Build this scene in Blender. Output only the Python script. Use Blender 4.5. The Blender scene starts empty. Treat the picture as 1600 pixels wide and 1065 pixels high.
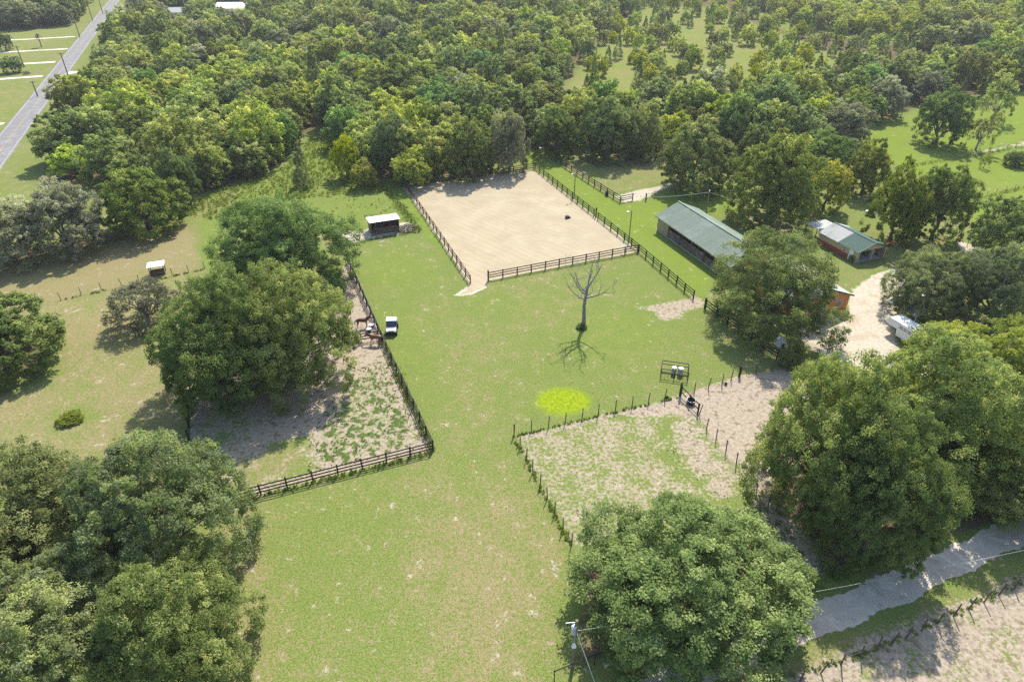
import bpy, bmesh, math, random
import numpy as np
from mathutils import Vector, Matrix

SC = bpy.context.scene
COL = SC.collection
R = math.radians
rng = np.random.default_rng(7)
random.seed(7)

# ------------------------------------------------------------------ camera, sky, sun, exposure
CAM_H = 50.0
PITCH = R(33.275)            # degrees below the horizon
F_PX, IMG_W, IMG_H = 1040.0, 1600.0, 1065.0
cam_d = bpy.data.cameras.new('camera')
cam_d.sensor_width = 36.0
cam_d.lens = F_PX / IMG_W * 36.0
cam_d.clip_start = 0.5
cam_d.clip_end = 6000
cam = bpy.data.objects.new('camera', cam_d)
cam.location = (0, 0, CAM_H)
cam.rotation_euler = (R(90) - PITCH, 0, 0)
COL.objects.link(cam)
SC.camera = cam

SUN_EL, SUN_AZ = 50.0, 15.0          # azimuth clockwise from +Y (the view direction)
world = bpy.data.worlds.new('World')
SC.world = world
world.use_nodes = True
wn = world.node_tree
bg = wn.nodes['Background']
sky = wn.nodes.new('ShaderNodeTexSky')
sky.sky_type = 'NISHITA'
sky.sun_disc = False
sky.sun_elevation = R(SUN_EL)
sky.sun_rotation = R(SUN_AZ)
sky.air_density = 1.0
sky.dust_density = 1.2
wn.links.new(sky.outputs[0], bg.inputs[0])
bg.inputs[1].default_value = 0.15
sun_d = bpy.data.lights.new('sun', 'SUN')
sun_d.energy = 3.9
sun_d.angle = R(0.55)
sun_d.color = (1.0, 0.95, 0.86)
sun = bpy.data.objects.new('sun', sun_d)
sv = Vector((math.sin(R(SUN_AZ)) * math.cos(R(SUN_EL)), math.cos(R(SUN_AZ)) * math.cos(R(SUN_EL)), math.sin(R(SUN_EL))))
sun.rotation_euler = sv.to_track_quat('Z', 'Y').to_euler()
sun.location = (0, 0, 120)
COL.objects.link(sun)

SC.view_settings.view_transform = 'Standard'
SC.view_settings.look = 'None'
SC.view_settings.exposure = 0.95
SC.view_settings.gamma = 1.0
SC.view_settings.use_curve_mapping = False
cy = SC.cycles if hasattr(SC, 'cycles') else None
if cy:
    cy.max_bounces = 6
    cy.diffuse_bounces = 4
    cy.glossy_bounces = 2
    cy.transmission_bounces = 3
    cy.transparent_max_bounces = 6
    cy.caustics_reflective = False
    cy.caustics_refractive = False
    cy.use_denoising = False
    cy.use_light_tree = False
    cy.sample_clamp_indirect = 6.0

# ------------------------------------------------------------------ survey: photo pixel -> real ground position
SN, CN = math.sin(PITCH), math.cos(PITCH)
def P(x, y, z=0.0):
    dx, dv = (x - IMG_W / 2) / F_PX, (y - IMG_H / 2) / F_PX
    d = (dx, CN - dv * SN, -SN - dv * CN)
    t = (CAM_H - z) / -d[2]
    return np.array((d[0] * t, d[1] * t))
def G3(x, y, z=0.0):
    p = P(x, y, z)
    return Vector((p[0], p[1], z))
def pxm(y, z=0.0):
    dv = (y - IMG_H / 2) / F_PX
    return F_PX * (SN + dv * CN) / (CAM_H - z)
AZ = R(-21.4)                         # the whole property lies on these two axes
U = np.array((math.sin(AZ), math.cos(AZ)))      # away from the camera
V = np.array((math.cos(AZ), -math.sin(AZ)))     # to the right

# ------------------------------------------------------------------ material helpers
MATS = {}
class NT:
    dim = '3D'
    def __init__(s, name):
        s.m = bpy.data.materials.new(name)
        s.m.use_nodes = True
        s.t = s.m.node_tree
        s.t.nodes.clear()
        s.out = s.n('ShaderNodeOutputMaterial')
    def n(s, ty, **kw):
        nd = s.t.nodes.new(ty)
        for k, v in kw.items():
            setattr(nd, k, v)
        return nd
    def l(s, a, b):
        s.t.links.new(a, b)
    def put(s, sock, v):
        if v is None:
            return
        if isinstance(v, bpy.types.NodeSocket):
            s.l(v, sock)
        elif isinstance(v, (tuple, list)) and len(v) == 3 and sock.type == 'RGBA':
            sock.default_value = (*v, 1)
        else:
            sock.default_value = v
    def math(s, op, a, b=None, c=None, clamp=False):
        nd = s.n('ShaderNodeMath', operation=op)
        nd.use_clamp = clamp
        s.put(nd.inputs[0], a); s.put(nd.inputs[1], b); s.put(nd.inputs[2], c)
        return nd.outputs[0]
    def mix(s, f, a, b, blend='MIX'):
        nd = s.n('ShaderNodeMix', data_type='RGBA', blend_type=blend)
        nd.clamp_factor = True
        s.put(nd.inputs[0], f); s.put(nd.inputs[6], a); s.put(nd.inputs[7], b)
        return nd.outputs[2]
    def noise(s, scale, detail=4.0, rough=0.55, dist=0.0, vec=None, w=None):
        nd = s.n('ShaderNodeTexNoise', noise_dimensions=s.dim)
        nd.inputs['Scale'].default_value = scale
        nd.inputs['Detail'].default_value = detail
        nd.inputs['Roughness'].default_value = rough
        nd.inputs['Distortion'].default_value = dist
        if vec is not None:
            s.l(vec, nd.inputs['Vector'])
        return nd.outputs[0]
    def step(s, v, lo, hi):
        nd = s.n('ShaderNodeMapRange', interpolation_type='SMOOTHSTEP')
        s.put(nd.inputs[0], v); s.put(nd.inputs[1], lo); s.put(nd.inputs[2], hi)
        return nd.outputs[0]
    def attr(s, name):
        return s.n('ShaderNodeAttribute', attribute_name=name).outputs['Fac']
    def coord(s):
        return s.n('ShaderNodeTexCoord').outputs['Object']
    def geo(s):
        return s.n('ShaderNodeNewGeometry').outputs['Position']
    def rnd(s):
        return s.n('ShaderNodeObjectInfo').outputs['Random']
    def bump(s, h, strength=0.3, dist=0.05):
        nd = s.n('ShaderNodeBump')
        nd.inputs['Strength'].default_value = strength
        nd.inputs['Distance'].default_value = dist
        s.l(h, nd.inputs['Height'])
        return nd.outputs[0]
    def bsdf(s, col, rough=0.8, metal=0.0, spec=0.3, nrm=None):
        b = s.n('ShaderNodeBsdfPrincipled')
        s.put(b.inputs['Base Color'], col)
        s.put(b.inputs['Roughness'], rough)
        b.inputs['Metallic'].default_value = metal
        b.inputs['Specular IOR Level'].default_value = spec
        if nrm is not None:
            s.l(nrm, b.inputs['Normal'])
        return b.outputs[0]
    def done(s, sh):
        s.l(sh, s.out.inputs[0])
        MATS[s.m.name] = s.m
        return s.m

def paint(name, col, rough=0.7, var=0.25, scale=3.0, metal=0.0, spec=0.3, stain=None, bump=0.0):
    t = NT(name)
    g = t.geo()
    n = t.noise(scale, 5, 0.6, vec=g)
    f = t.math('ADD', t.math('MULTIPLY', n, var * 1.6), t.math('MULTIPLY', t.rnd(), var * 0.7))
    c = t.mix(f, tuple(min(1, x * (1 + var * .35)) for x in col), tuple(x * (1 - var) for x in col))
    if stain:
        c = t.mix(t.step(t.noise(scale * .35, 6, .65, vec=g), .48, .72), c, stain)
    nb = t.bump(t.noise(scale * 6, 3, vec=g), bump, .02) if bump else None
    return t.done(t.bsdf(c, rough, metal, spec, nb))

# ------------------------------------------------------------------ mesh helpers
def link(o, parent=None):
    COL.objects.link(o)
    if parent is not None:
        o.parent = parent
    return o
def tag(o, label=None, cat=None, group=None, kind=None):
    if label: o['label'] = label
    if cat: o['category'] = cat
    if group: o['group'] = group
    if kind: o['kind'] = kind
    return o
def empty(name, loc=(0, 0, 0), rz=0.0):
    o = bpy.data.objects.new(name, None)
    o.empty_display_size = 0.3
    o.location = loc
    o.rotation_euler = (0, 0, rz)
    return link(o)
class MB:
    """collects simple solids into one mesh"""
    def __init__(s):
        s.v, s.f, s.mi = [], [], []
    def add(s, vs, fs, mi=0):
        b = len(s.v)
        s.v += [tuple(p) for p in vs]
        s.f += [tuple(i + b for i in f) for f in fs]
        s.mi += [mi] * len(fs)
        return s
    def box(s, c, d, rz=0.0, mi=0, M=None):
        hx, hy, hz = d[0] / 2, d[1] / 2, d[2] / 2
        vs = [Vector((x, y, z)) for z in (-hz, hz) for y in (-hy, hy) for x in (-hx, hx)]
        m = Matrix.Translation(Vector(c)) @ Matrix.Rotation(rz, 4, 'Z')
        if M is not None:
            m = Matrix.Translation(Vector(c)) @ M.to_4x4()
        return s.add([m @ v for v in vs], [(0, 2, 3, 1), (4, 5, 7, 6), (0, 1, 5, 4), (2, 6, 7, 3), (0, 4, 6, 2), (1, 3, 7, 5)], mi)
    def tube(s, pts, rads, n=8, mi=0, cap=True):
        pts = [Vector(p) for p in pts]
        rings = []
        for i, p in enumerate(pts):
            d = (pts[min(i + 1, len(pts) - 1)] - pts[max(i - 1, 0)]).normalized()
            a = d.orthogonal().normalized() if i == 0 else (a - d * a.dot(d)).normalized()
            b = d.cross(a)
            r = rads[i] if isinstance(rads, (list, tuple)) else rads
            rings.append([p + (a * math.cos(2 * math.pi * k / n) + b * math.sin(2 * math.pi * k / n)) * r for k in range(n)])
        vs = [v for rg in rings for v in rg]
        fs = []
        for i in range(len(pts) - 1):
            for k in range(n):
                fs.append((i * n + k, i * n + (k + 1) % n, (i + 1) * n + (k + 1) % n, (i + 1) * n + k))
        if cap:
            fs.append(tuple(range(n - 1, -1, -1)))
            fs.append(tuple((len(pts) - 1) * n + k for k in range(n)))
        return s.add(vs, fs, mi)
    def prism(s, poly, axis_len, M=None, mi=0):
        """poly in the local XZ plane, extruded along local +Y"""
        n = len(poly)
        vs = [Vector((p[0], 0, p[1])) for p in poly] + [Vector((p[0], axis_len, p[1])) for p in poly]
        if M is not None:
            vs = [M @ v for v in vs]
        fs = [tuple(range(n)), tuple(range(2 * n - 1, n - 1, -1))]
        for k in range(n):
            fs.append((k, k + n, (k + 1) % n + n, (k + 1) % n))
        return s.add(vs, fs, mi)
    def mesh(s, name, mats, smooth=False):
        me = bpy.data.meshes.new(name)
        me.from_pydata(s.v, [], s.f)
        for m in (mats if isinstance(mats, (list, tuple)) else [mats]):
            me.materials.append(MATS[m] if isinstance(m, str) else m)
        if any(s.mi):
            me.polygons.foreach_set('material_index', s.mi)
        if smooth:
            me.polygons.foreach_set('use_smooth', [True] * len(me.polygons))
        bm = bmesh.new(); bm.from_mesh(me)
        bmesh.ops.recalc_face_normals(bm, faces=bm.faces)
        bm.to_mesh(me); bm.free()
        me.update()
        return me
    def build(s, name, mats, parent=None, smooth=False):
        return link(bpy.data.objects.new(name, s.mesh(name, mats, smooth)), parent)
def inst(name, me, parent, loc, rz=0.0, scale=(1, 1, 1), rot=None):
    o = bpy.data.objects.new(name, me)
    o.location = loc
    o.rotation_euler = rot if rot is not None else (0, 0, rz)
    o.scale = scale
    return link(o, parent)
def np_mesh(name, verts, quads, mats, attrs=None, mat_idx=None):
    me = bpy.data.meshes.new(name)
    nv, nf, k = len(verts), len(quads), quads.shape[1]
    me.vertices.add(nv); me.vertices.foreach_set('co', np.ascontiguousarray(verts, dtype=np.float32).ravel())
    me.loops.add(nf * k); me.loops.foreach_set('vertex_index', np.ascontiguousarray(quads, dtype=np.int32).ravel())
    me.polygons.add(nf)
    me.polygons.foreach_set('loop_start', np.arange(0, nf * k, k, dtype=np.int32))
    for m in mats:
        me.materials.append(MATS[m] if isinstance(m, str) else m)
    if mat_idx is not None:
        me.polygons.foreach_set('material_index', mat_idx.astype(np.int32))
    for an, av in (attrs or {}).items():
        a = me.attributes.new(an, 'FLOAT', 'POINT')
        a.data.foreach_set('value', np.ascontiguousarray(av, dtype=np.float32))
    me.update(calc_edges=True)
    me.validate()
    return me
# ------------------------------------------------------------------ ground material
def ground_material():
    t = NT('ground_cover'); t.dim = '2D'
    g = t.geo()
    fine = t.noise(2.6, 3, 0.72, vec=g)
    fine2 = t.noise(7.5, 2, 0.6, vec=g)
    med = t.noise(0.42, 3, 0.62, vec=g)
    big = t.noise(0.07, 2, 0.6, vec=g)
    wn_ = t.noise(1.15, 2, .62, vec=g)
    dry, dirt, lush, litter = (t.attr(a) for a in ('dry', 'dirt', 'lush', 'litter'))
    sand, weed, yel, thin = (t.attr(a) for a in ('sand', 'weed', 'yel', 'thin'))
    S = lambda v, k: t.math('MULTIPLY', t.math('SUBTRACT', v, 0.5), k)
    # living grass against straw
    d = t.math('ADD', dry, t.math('ADD', S(fine, 2.3), t.math('ADD', S(med, 1.0), S(big, .7))))
    green = t.mix(t.step(fine2, .32, .68), (0.098, 0.136, 0.030), (0.180, 0.218, 0.058))
    green = t.mix(t.step(t.math('ADD', lush, S(med, 0.9)), .2, 1.0), green, t.mix(t.step(fine2, .32, .68), (0.115, 0.168, 0.022), (0.182, 0.235, 0.038)))
    straw = t.mix(t.step(fine2, .3, .7), (0.172, 0.142, 0.062), (0.276, 0.232, 0.120))
    c = t.mix(t.step(d, .28, 1.0), green, straw)
    # bare sandy speckle between the tufts
    sp = t.math('ADD', t.math('MULTIPLY', thin, 0.55), t.math('ADD', S(fine, 1.25), S(med, .5)))
    c = t.mix(t.step(sp, .42, .62), c, t.mix(t.step(fine2, .35, .6), (0.368, 0.312, 0.224), (0.264, 0.216, 0.152)))
    spot = t.step(t.math('ADD', t.math('ADD', t.math('MULTIPLY', wn_, .6), t.math('MULTIPLY', med, .4)), t.math('MULTIPLY', thin, .04)), .63, .72)
    c = t.mix(t.math('MULTIPLY', spot, .75), c, (0.416, 0.368, 0.288))
    # trampled bare earth
    dm = t.math('ADD', dirt, t.math('ADD', S(fine, .75), S(med, .75)))
    earth = t.mix(t.step(fine, .3, .7), (0.262, 0.210, 0.150), (0.375, 0.315, 0.238))
    earth = t.mix(t.step(wn_, .56, .72), earth, (0.188, 0.144, 0.104))
    c = t.mix(t.step(dm, .38, .66), c, earth)
    # weeds pushing through the earth
    wm = t.math('ADD', weed, t.math('ADD', S(wn_, 1.5), t.math('ADD', S(med, 1.1), S(fine, 1.3))))
    c = t.mix(t.step(wm, .52, .74), c, t.mix(t.step(fine2, .4, .6), (0.050, 0.084, 0.018), (0.092, 0.132, 0.032)))
    # leaf litter below the trees
    lm = t.math('ADD', litter, t.math('ADD', S(fine, .5), S(med, .6)))
    lit = t.mix(t.step(fine, .35, .65), (0.076, 0.058, 0.034), (0.180, 0.126, 0.078))
    lit = t.mix(t.step(med, .5, .68), lit, (0.068, 0.084, 0.027))
    c = t.mix(t.step(lm, .35, .7), c, lit)
    # pale limerock and sand of the drive
    sm = t.math('ADD', sand, t.math('ADD', S(fine, .5), S(med, .8)))
    lime = t.mix(t.step(fine, .3, .72), (0.370, 0.325, 0.245), (0.495, 0.445, 0.350))
    lime = t.mix(t.math('MULTIPLY', t.step(med, .48, .66), .55), lime, (0.35, 0.27, 0.18))
    c = t.mix(t.step(sm, .4, .66), c, lime)
    # the vivid round patch of fresh grass
    ym = t.math('ADD', yel, t.math('ADD', S(fine, .45), S(med, .5)))
    c = t.mix(t.math('MULTIPLY', t.step(ym, .2, 1.0), .9), c, t.mix(t.step(fine, .35, .65), (0.148, 0.220, 0.008), (0.264, 0.308, 0.013)))
    df = t.n('ShaderNodeBsdfDiffuse'); t.l(c, df.inputs[0])
    return t.done(df.outputs[0])
ground_material()

# ------------------------------------------------------------------ ground sheet
def sdf(px, py, poly):
    n = len(poly)
    d = np.full(px.shape, 1e18); inside = np.zeros(px.shape, bool)
    for i in range(n):
        ax, ay = poly[i]; bx, by = poly[(i + 1) % n]
        ex, ey = bx - ax, by - ay
        wx, wy = px - ax, py - ay
        tt = np.clip((wx * ex + wy * ey) / max(ex * ex + ey * ey, 1e-9), 0, 1)
        d = np.minimum(d, (wx - ex * tt) ** 2 + (wy - ey * tt) ** 2)
        if abs(ey) > 1e-9:
            cr = ((ay > py) != (by > py)) & (px < (bx - ax) * (py - ay) / ey + ax)
            inside ^= cr
    d = np.sqrt(d)
    return np.where(inside, -d, d)
CH = ('dry', 'dirt', 'lush', 'litter', 'sand', 'weed', 'yel', 'thin')
def ell(cx, cy, rx, ry, n=20):
    return [(cx + rx * math.cos(2 * math.pi * k / n), cy + ry * math.sin(2 * math.pi * k / n)) for k in range(n)]
WOOD = [(75, 274), (104, 200), (150, 130), (195, 60), (245, -40), (1700, -60), (1700, 132), (1560, 148), (1440, 168), (1340, 205), (1250, 262), (1190, 258), (1040, 240), (990, 242), (885, 226), (828, 240), (760, 268), (636, 282), (545, 282), (528, 235), (500, 200), (470, 215), (440, 262), (300, 312), (150, 292), (40, 284)]
ZONES = [
    # wood floor and clearings
    (WOOD, 4, dict(litter=.8, dry=.3)),
    ([(872, 150), (905, 112), (960, 45), (1010, 12), (1130, 14), (1190, 45), (1330, 92), (1230, 130), (1160, 120), (1010, 165)], 8, dict(lush=.9, dry=.62, weed=.25)),
    ([(1120, -30), (1700, -30), (1700, 60), (1400, 70), (1200, 40)], 8, dict(lush=.6, dry=.4)),
    ([(605, 80), (625, 50), (672, 50), (668, 72)], 4, dict(lush=.4, dry=.25)),
    ([(300, 55), (240, 26), (330, 12), (400, 30)], 5, dict(lush=.2, dry=.5)),
    # open verge either side of the highway
    ([(-300, 400), (-200, 60), (0, 46), (110, 40), (160, -40), (210, -40), (150, 60), (62, 178), (10, 300)], 3, dict(lush=.35, dry=.52)),
    # tall weeds behind the left paddocks
    ([(280, 335), (300, 312), (440, 265), (505, 196), (535, 240), (545, 285), (640, 284), (600, 300), (475, 312), (420, 330), (350, 345)], 2, dict(lush=.55, dry=.28, weed=.25)),
    ([(275, 340), (300, 318), (372, 298), (370, 325), (300, 342)], 2, dict(lush=.3, dry=.6)),
    # straw brown field
    ([(-60, 420), (100, 385), (290, 342), (316, 424), (95, 470), (-60, 500)], .8, dict(dry=.97, thin=.3)),
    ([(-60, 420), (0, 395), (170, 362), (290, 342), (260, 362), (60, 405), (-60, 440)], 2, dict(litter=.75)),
    ([(318, 425), (312, 342), (352, 332), (345, 400)], .5, dict(lush=.5, dry=.22, thin=.2)),
    # left pasture
    ([(-80, 470), (95, 470), (318, 426), (340, 440), (300, 560), (298, 625), (296, 690), (330, 720), (100, 720), (-80, 700)], 1, dict(dry=.76, thin=.5, lush=.1)),
    (ell(110, 655, 46, 20), 3.5, dict(lush=.4, dry=.42, thin=.4)),
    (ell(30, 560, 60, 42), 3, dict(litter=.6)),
    # pasture round the run-in shed
    ([(470, 312), (606, 292), (655, 360), (540, 372), (500, 350)], 1, dict(lush=.45, dry=.2)),
    ([(520, 380), (528, 362), (570, 358), (640, 345), (655, 359), (600, 371), (540, 382)], .6, dict(sand=.8)),
    ([(606, 292), (634, 294), (736, 440), (655, 362)], .6, dict(lush=.7, dry=.1)),
    # main field
    ([(545, 410), (532, 384), (655, 362), (736, 443), (997, 393), (1085, 467), (1110, 480), (1235, 575), (1070, 612), (805, 680), (900, 860), (880, 1000), (860, 1100), (370, 1100), (370, 784), (678, 705), (598, 530)], 1, dict(dry=.42, lush=.18, thin=.12)),
    (ell(620, 560, 60, 90), 6, dict(dry=.22, lush=.5)),
    (ell(570, 790, 130, 60), 6, dict(dry=.28, lush=.35, thin=.12)),
    (ell(620, 420, 60, 30), 4, dict(dry=.22, lush=.55)),
    (ell(960, 520, 90, 45), 5, dict(dry=.2, lush=.5)),
    (ell(790, 470, 90, 16), 4, dict(dry=.35, lush=.45)),
    (ell(900, 640, 70, 26), 4, dict(dry=.3, lush=.4)),
    ([(700, 780), (820, 720), (900, 860), (880, 1000), (860, 1100), (640, 1100), (640, 930)], 9, dict(dry=.74, thin=.5)),
    ([(360, 800), (400, 780), (430, 900), (420, 1100), (360, 1100)], 3, dict(dry=.9, thin=.5)),
    (ell(560, 1010, 120, 60), 6, dict(dry=.5, thin=.34, lush=.2)),
    (ell(850, 620, 30, 40), 5, dict(dry=.4, lush=.3)),
    # strip between arena and barn
    ([(835, 262), (868, 252), (970, 318), (1000, 314), (1130, 285), (1180, 330), (1026, 352), (1120, 420), (1105, 470), (1085, 467), (997, 393)], 1, dict(lush=.75, dry=.12)),
    ([(868, 250), (900, 240), (1020, 240), (1040, 290), (1010, 312), (970, 316)], 1, dict(dry=.6, thin=.2)),
    ([(890, 246), (960, 238), (1030, 242), (1030, 262), (930, 266)], 2, dict(litter=.55, dry=.5)),
    ([(955, 306), (985, 298), (1040, 288), (1060, 270), (1080, 280), (1020, 305), (1002, 314), (975, 318)], 1.2, dict(sand=.7)),
    ([(820, 262), (810, 238), (880, 228), (905, 236), (868, 252)], 1, dict(lush=.8, dry=.3)),
    # worn gateways and paths
    ([(985, 480), (1040, 472), (1090, 462), (1112, 474), (1080, 488), (1060, 498), (1035, 502), (1020, 488)], 1.3, dict(dirt=.75)),
    ([(705, 462), (740, 440), (764, 437), (760, 450), (740, 460), (715, 464)], .5, dict(sand=.85)),
    # left dirt paddock
    ([(540, 408), (548, 408), (600, 532), (677, 704), (366, 783), (330, 740), (296, 690), (298, 610), (400, 560), (500, 500)], .5, dict(dirt=.9)),
    ([(560, 575), (605, 560), (668, 690), (640, 705), (480, 738), (480, 690), (520, 620)], 2, dict(dirt=.66, weed=.60)),
    ([(366, 783), (330, 745), (420, 690), (480, 680), (490, 735)], 2, dict(dry=.75, thin=.45, dirt=.3)),
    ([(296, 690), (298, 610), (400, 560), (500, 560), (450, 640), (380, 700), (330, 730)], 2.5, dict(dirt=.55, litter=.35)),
    # vivid patch
    (ell(880, 627, 43, 22), 1.3, dict(yel=1.0, lush=.6)),
    # right paddocks
    ([(806, 682), (1064, 618), (1104, 668), (1190, 780), (1150, 830), (895, 856)], .4, dict(dry=.55, thin=.92, dirt=.2)),
    ([(808, 681), (1064, 617), (1098, 650), (1050, 650), (960, 650), (880, 672), (815, 690)], .8, dict(dirt=.78, weed=.02)),
    ([(1064, 640), (1104, 668), (1200, 800), (1120, 780), (1030, 700)], 2, dict(dirt=.62, weed=.12)),
    ([(1064, 616), (1156, 586), (1232, 575), (1300, 640), (1230, 800), (1180, 760), (1104, 668)], .5, dict(dirt=.95)),
    # yard, drive and shade round the buildings
    ([(1105, 470), (1180, 350), (1130, 285), (1190, 262), (1340, 262), (1500, 300), (1535, 385), (1540, 420), (1420, 440), (1330, 560), (1240, 575)], 2, dict(dry=.45, lush=.15, litter=.3)),
    ([(1150, 330), (1190, 320), (1250, 345), (1260, 380), (1200, 370), (1180, 362)], 2, dict(dirt=.5, litter=.45)),
    ([(1330, 452), (1372, 424), (1420, 415), (1420, 470), (1390, 500), (1410, 560), (1400, 600), (1340, 575), (1270, 548), (1240, 520), (1290, 498), (1322, 490)], 1.2, dict(sand=.95)),
    ([(1400, 500), (1480, 500), (1700, 480), (1700, 620), (1500, 640), (1420, 600)], 2, dict(sand=.5, litter=.4)),
    ([(1400, 500), (1425, 480), (1440, 500), (1412, 520)], .8, dict(lush=.4, dry=.3)),
    ([(1490, 372), (1535, 388), (1545, 408), (1500, 392)], .8, dict(sand=.8)),
    # right pastures
    ([(1335, 212), (1440, 170), (1560, 150), (1700, 130), (1700, 300), (1530, 340), (1530, 360), (1500, 300), (1400, 260)], 3, dict(lush=.9, dry=.25)),
    ([(1500, 300), (1600, 282), (1720, 270), (1720, 420), (1535, 385)], 1.5, dict(lush=1.0, dry=.25)),
    ([(1462, 250), (1520, 238), (1600, 220), (1700, 205), (1700, 212), (1600, 229), (1520, 244)], .8, dict(sand=.62)),
    # rough ground round the lane
    ([(1190, 760), (1300, 650), (1700, 560), (1700, 790), (1540, 830), (1260, 915), (1000, 1010), (880, 1065), (900, 1000), (900, 860), (1150, 830)], 2, dict(litter=.75, dirt=.4, weed=.02)),
    ([(1185, 775), (1215, 790), (1290, 880), (1262, 905), (1215, 850)], 1.5, dict(dirt=.8, weed=.18)),
    ([(840, 1120), (870, 1062), (1010, 1005), (1265, 912), (1500, 840), (1700, 760), (1700, 900), (1340, 1000), (1190, 1066), (1100, 1120)], .8, dict(dry=.5, lush=.2, litter=.3, thin=.2)),
    ([(1080, 1160), (1200, 1062), (1340, 1000), (1480, 940), (1700, 850), (1900, 1300)], .8, dict(dry=.85, thin=1.0, dirt=.62)),
]
def zone_values(px, py):
    ch = {k: np.zeros(px.size) for k in CH}
    ch['dry'][:] = .45; ch['thin'][:] = .1; ch['lush'][:] = .15
    for poly, soft, vals in ZONES:
        w = np.array([P(*q) if q[1] > -120 else P(q[0], -120) for q in poly])
        lo, hi = w.min(0) - soft * 2, w.max(0) + soft * 2
        m = (px > lo[0]) & (px < hi[0]) & (py > lo[1]) & (py < hi[1])
        if not m.any():
            continue
        d = sdf(px[m], py[m], w)
        k = np.clip(.5 - d / (2 * soft), 0, 1); k = k * k * (3 - 2 * k)
        for c in CH:
            ch[c][m] = ch[c][m] * (1 - k) + vals.get(c, 0) * k
    return ch
def build_ground():
    def axis(lo, hi, st, far, grow=1.16):
        a = list(np.arange(lo, hi + 1e-6, st))
        s, x = st, hi
        while x < far:
            s *= grow; x += s; a.append(x)
        s, x, b = st, lo, []
        while x > -far:
            s *= grow; x -= s; b.append(x)
        return np.array(b[::-1] + a)
    xs = axis(-105, 105, .6, 1400)
    ys = axis(14, 150, .6, 1400)
    X, Y = np.meshgrid(xs, ys)
    px, py = X.ravel(), Y.ravel()
    ch = zone_values(px, py)
    nx, ny = len(xs), len(ys)
    i = np.arange((nx - 1) * (ny - 1)); r, c = i // (nx - 1), i % (nx - 1)
    q = np.stack((r * nx + c, r * nx + c + 1, (r + 1) * nx + c + 1, (r + 1) * nx + c), 1)
    me = np_mesh('ground', np.stack((px, py, np.zeros_like(px)), 1), q, ['ground_cover'], ch)
    o = link(bpy.data.objects.new('ground', me))
    tag(o, kind='structure')
build_ground()

# ------------------------------------------------------------------ arena footing, highway, lane, house drives
def sand_material():
    t = NT('arena_footing'); t.dim = '2D'
    g = t.geo()
    w = t.n('ShaderNodeVectorMath', operation='ADD')
    nz = t.n('ShaderNodeTexNoise'); nz.inputs['Scale'].default_value = .055; nz.inputs['Detail'].default_value = 2
    t.l(g, nz.inputs['Vector'])
    sc = t.n('ShaderNodeVectorMath', operation='SCALE'); sc.inputs['Scale'].default_value = 26
    t.l(nz.outputs['Color'], sc.inputs[0])
    t.l(g, w.inputs[0]); t.l(sc.outputs[0], w.inputs[1])
    wv = t.n('ShaderNodeTexWave', wave_type='RINGS', rings_direction='Z')
    wv.inputs['Scale'].default_value = .42; wv.inputs['Distortion'].default_value = 1.2; wv.inputs['Detail'].default_value = 3
    t.l(w.outputs[0], wv.inputs['Vector'])
    wv2 = t.n('ShaderNodeTexWave', wave_type='BANDS', bands_direction='DIAGONAL')
    wv2.inputs['Scale'].default_value = .33; wv2.inputs['Distortion'].default_value = 3.5; wv2.inputs['Detail'].default_value = 3; wv2.inputs['Detail Scale'].default_value = .4
    t.l(g, wv2.inputs['Vector'])
    big = t.noise(.09, 4, .6, .6, vec=g)
    fine = t.noise(4, 5, .7, vec=g)
    k = t.step(big, .4, .6)
    tr = t.math('ADD', t.math('MULTIPLY', wv.outputs['Fac'], t.math('SUBTRACT', 1.0, k)), t.math('MULTIPLY', wv2.outputs['Fac'], k))
    c = t.mix(t.math('MULTIPLY', tr, .6), (0.341, 0.284, 0.182), (0.411, 0.346, 0.234))
    c = t.mix(t.math('MULTIPLY', t.step(big, .38, .68), .6), c, (0.385, 0.315, 0.205))
    blot = t.noise(.2, 4, .65, vec=g)
    c = t.mix(t.math('MULTIPLY', t.step(blot, .46, .72), .6), c, (0.320, 0.258, 0.168))
    c = t.mix(t.math('MULTIPLY', t.step(blot, .5, .28), .5), c, (0.432, 0.370, 0.260))
    c = t.mix(t.math('MULTIPLY', t.step(fine, .45, .75), .4), c, (0.290, 0.232, 0.150))
    h = t.math('ADD', t.math('MULTIPLY', tr, .8), t.math('MULTIPLY', fine, .5))
    return t.done(t.bsdf(c, .95, 0, .1, t.bump(h, .28, .1)))
sand_material()
ARENA = [P(632.5, 292), P(835, 266), P(997, 393), P(735, 443)]
def sheet(name, outline, z, mat, jit=0.0, step=.5, seed=1, kind='structure'):
    """a flat sheet with a slightly ragged outline"""
    rr = random.Random(seed)
    pts = []
    n = len(outline)
    for i in range(n):
        a, b = np.array(outline[i]), np.array(outline[(i + 1) % n])
        L = np.hypot(*(b - a)); k = max(1, int(L / step))
        nv = np.array((b - a)[::-1]) / max(L, 1e-6) * np.array((1, -1))
        for j in range(k):
            pts.append(a + (b - a) * j / k + nv * (rr.uniform(-jit, jit) + jit * math.sin(j * .37 + i)))
    bm = bmesh.new()
    vs = [bm.verts.new((p[0], p[1], z)) for p in pts]
    f = bm.faces.new(vs)
    if f.normal.z < 0: f.normal_flip()
    bmesh.ops.triangulate(bm, faces=bm.faces[:])
    me = bpy.data.meshes.new(name); bm.to_mesh(me); bm.free()
    me.materials.append(MATS[mat])
    return tag(link(bpy.data.objects.new(name, me)), kind=kind)
ao = [ARENA[0] - V * .4, ARENA[1] + V * .2 + U * .3, ARENA[2] + V * .3, P(872, 414) - U * .5, P(764, 437) - U * .4, P(757, 447), P(737, 456), P(716, 461), P(726, 454), P(734, 446)]
sheet('arena_sand', ao, .006, 'arena_footing', .12, .6)

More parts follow.
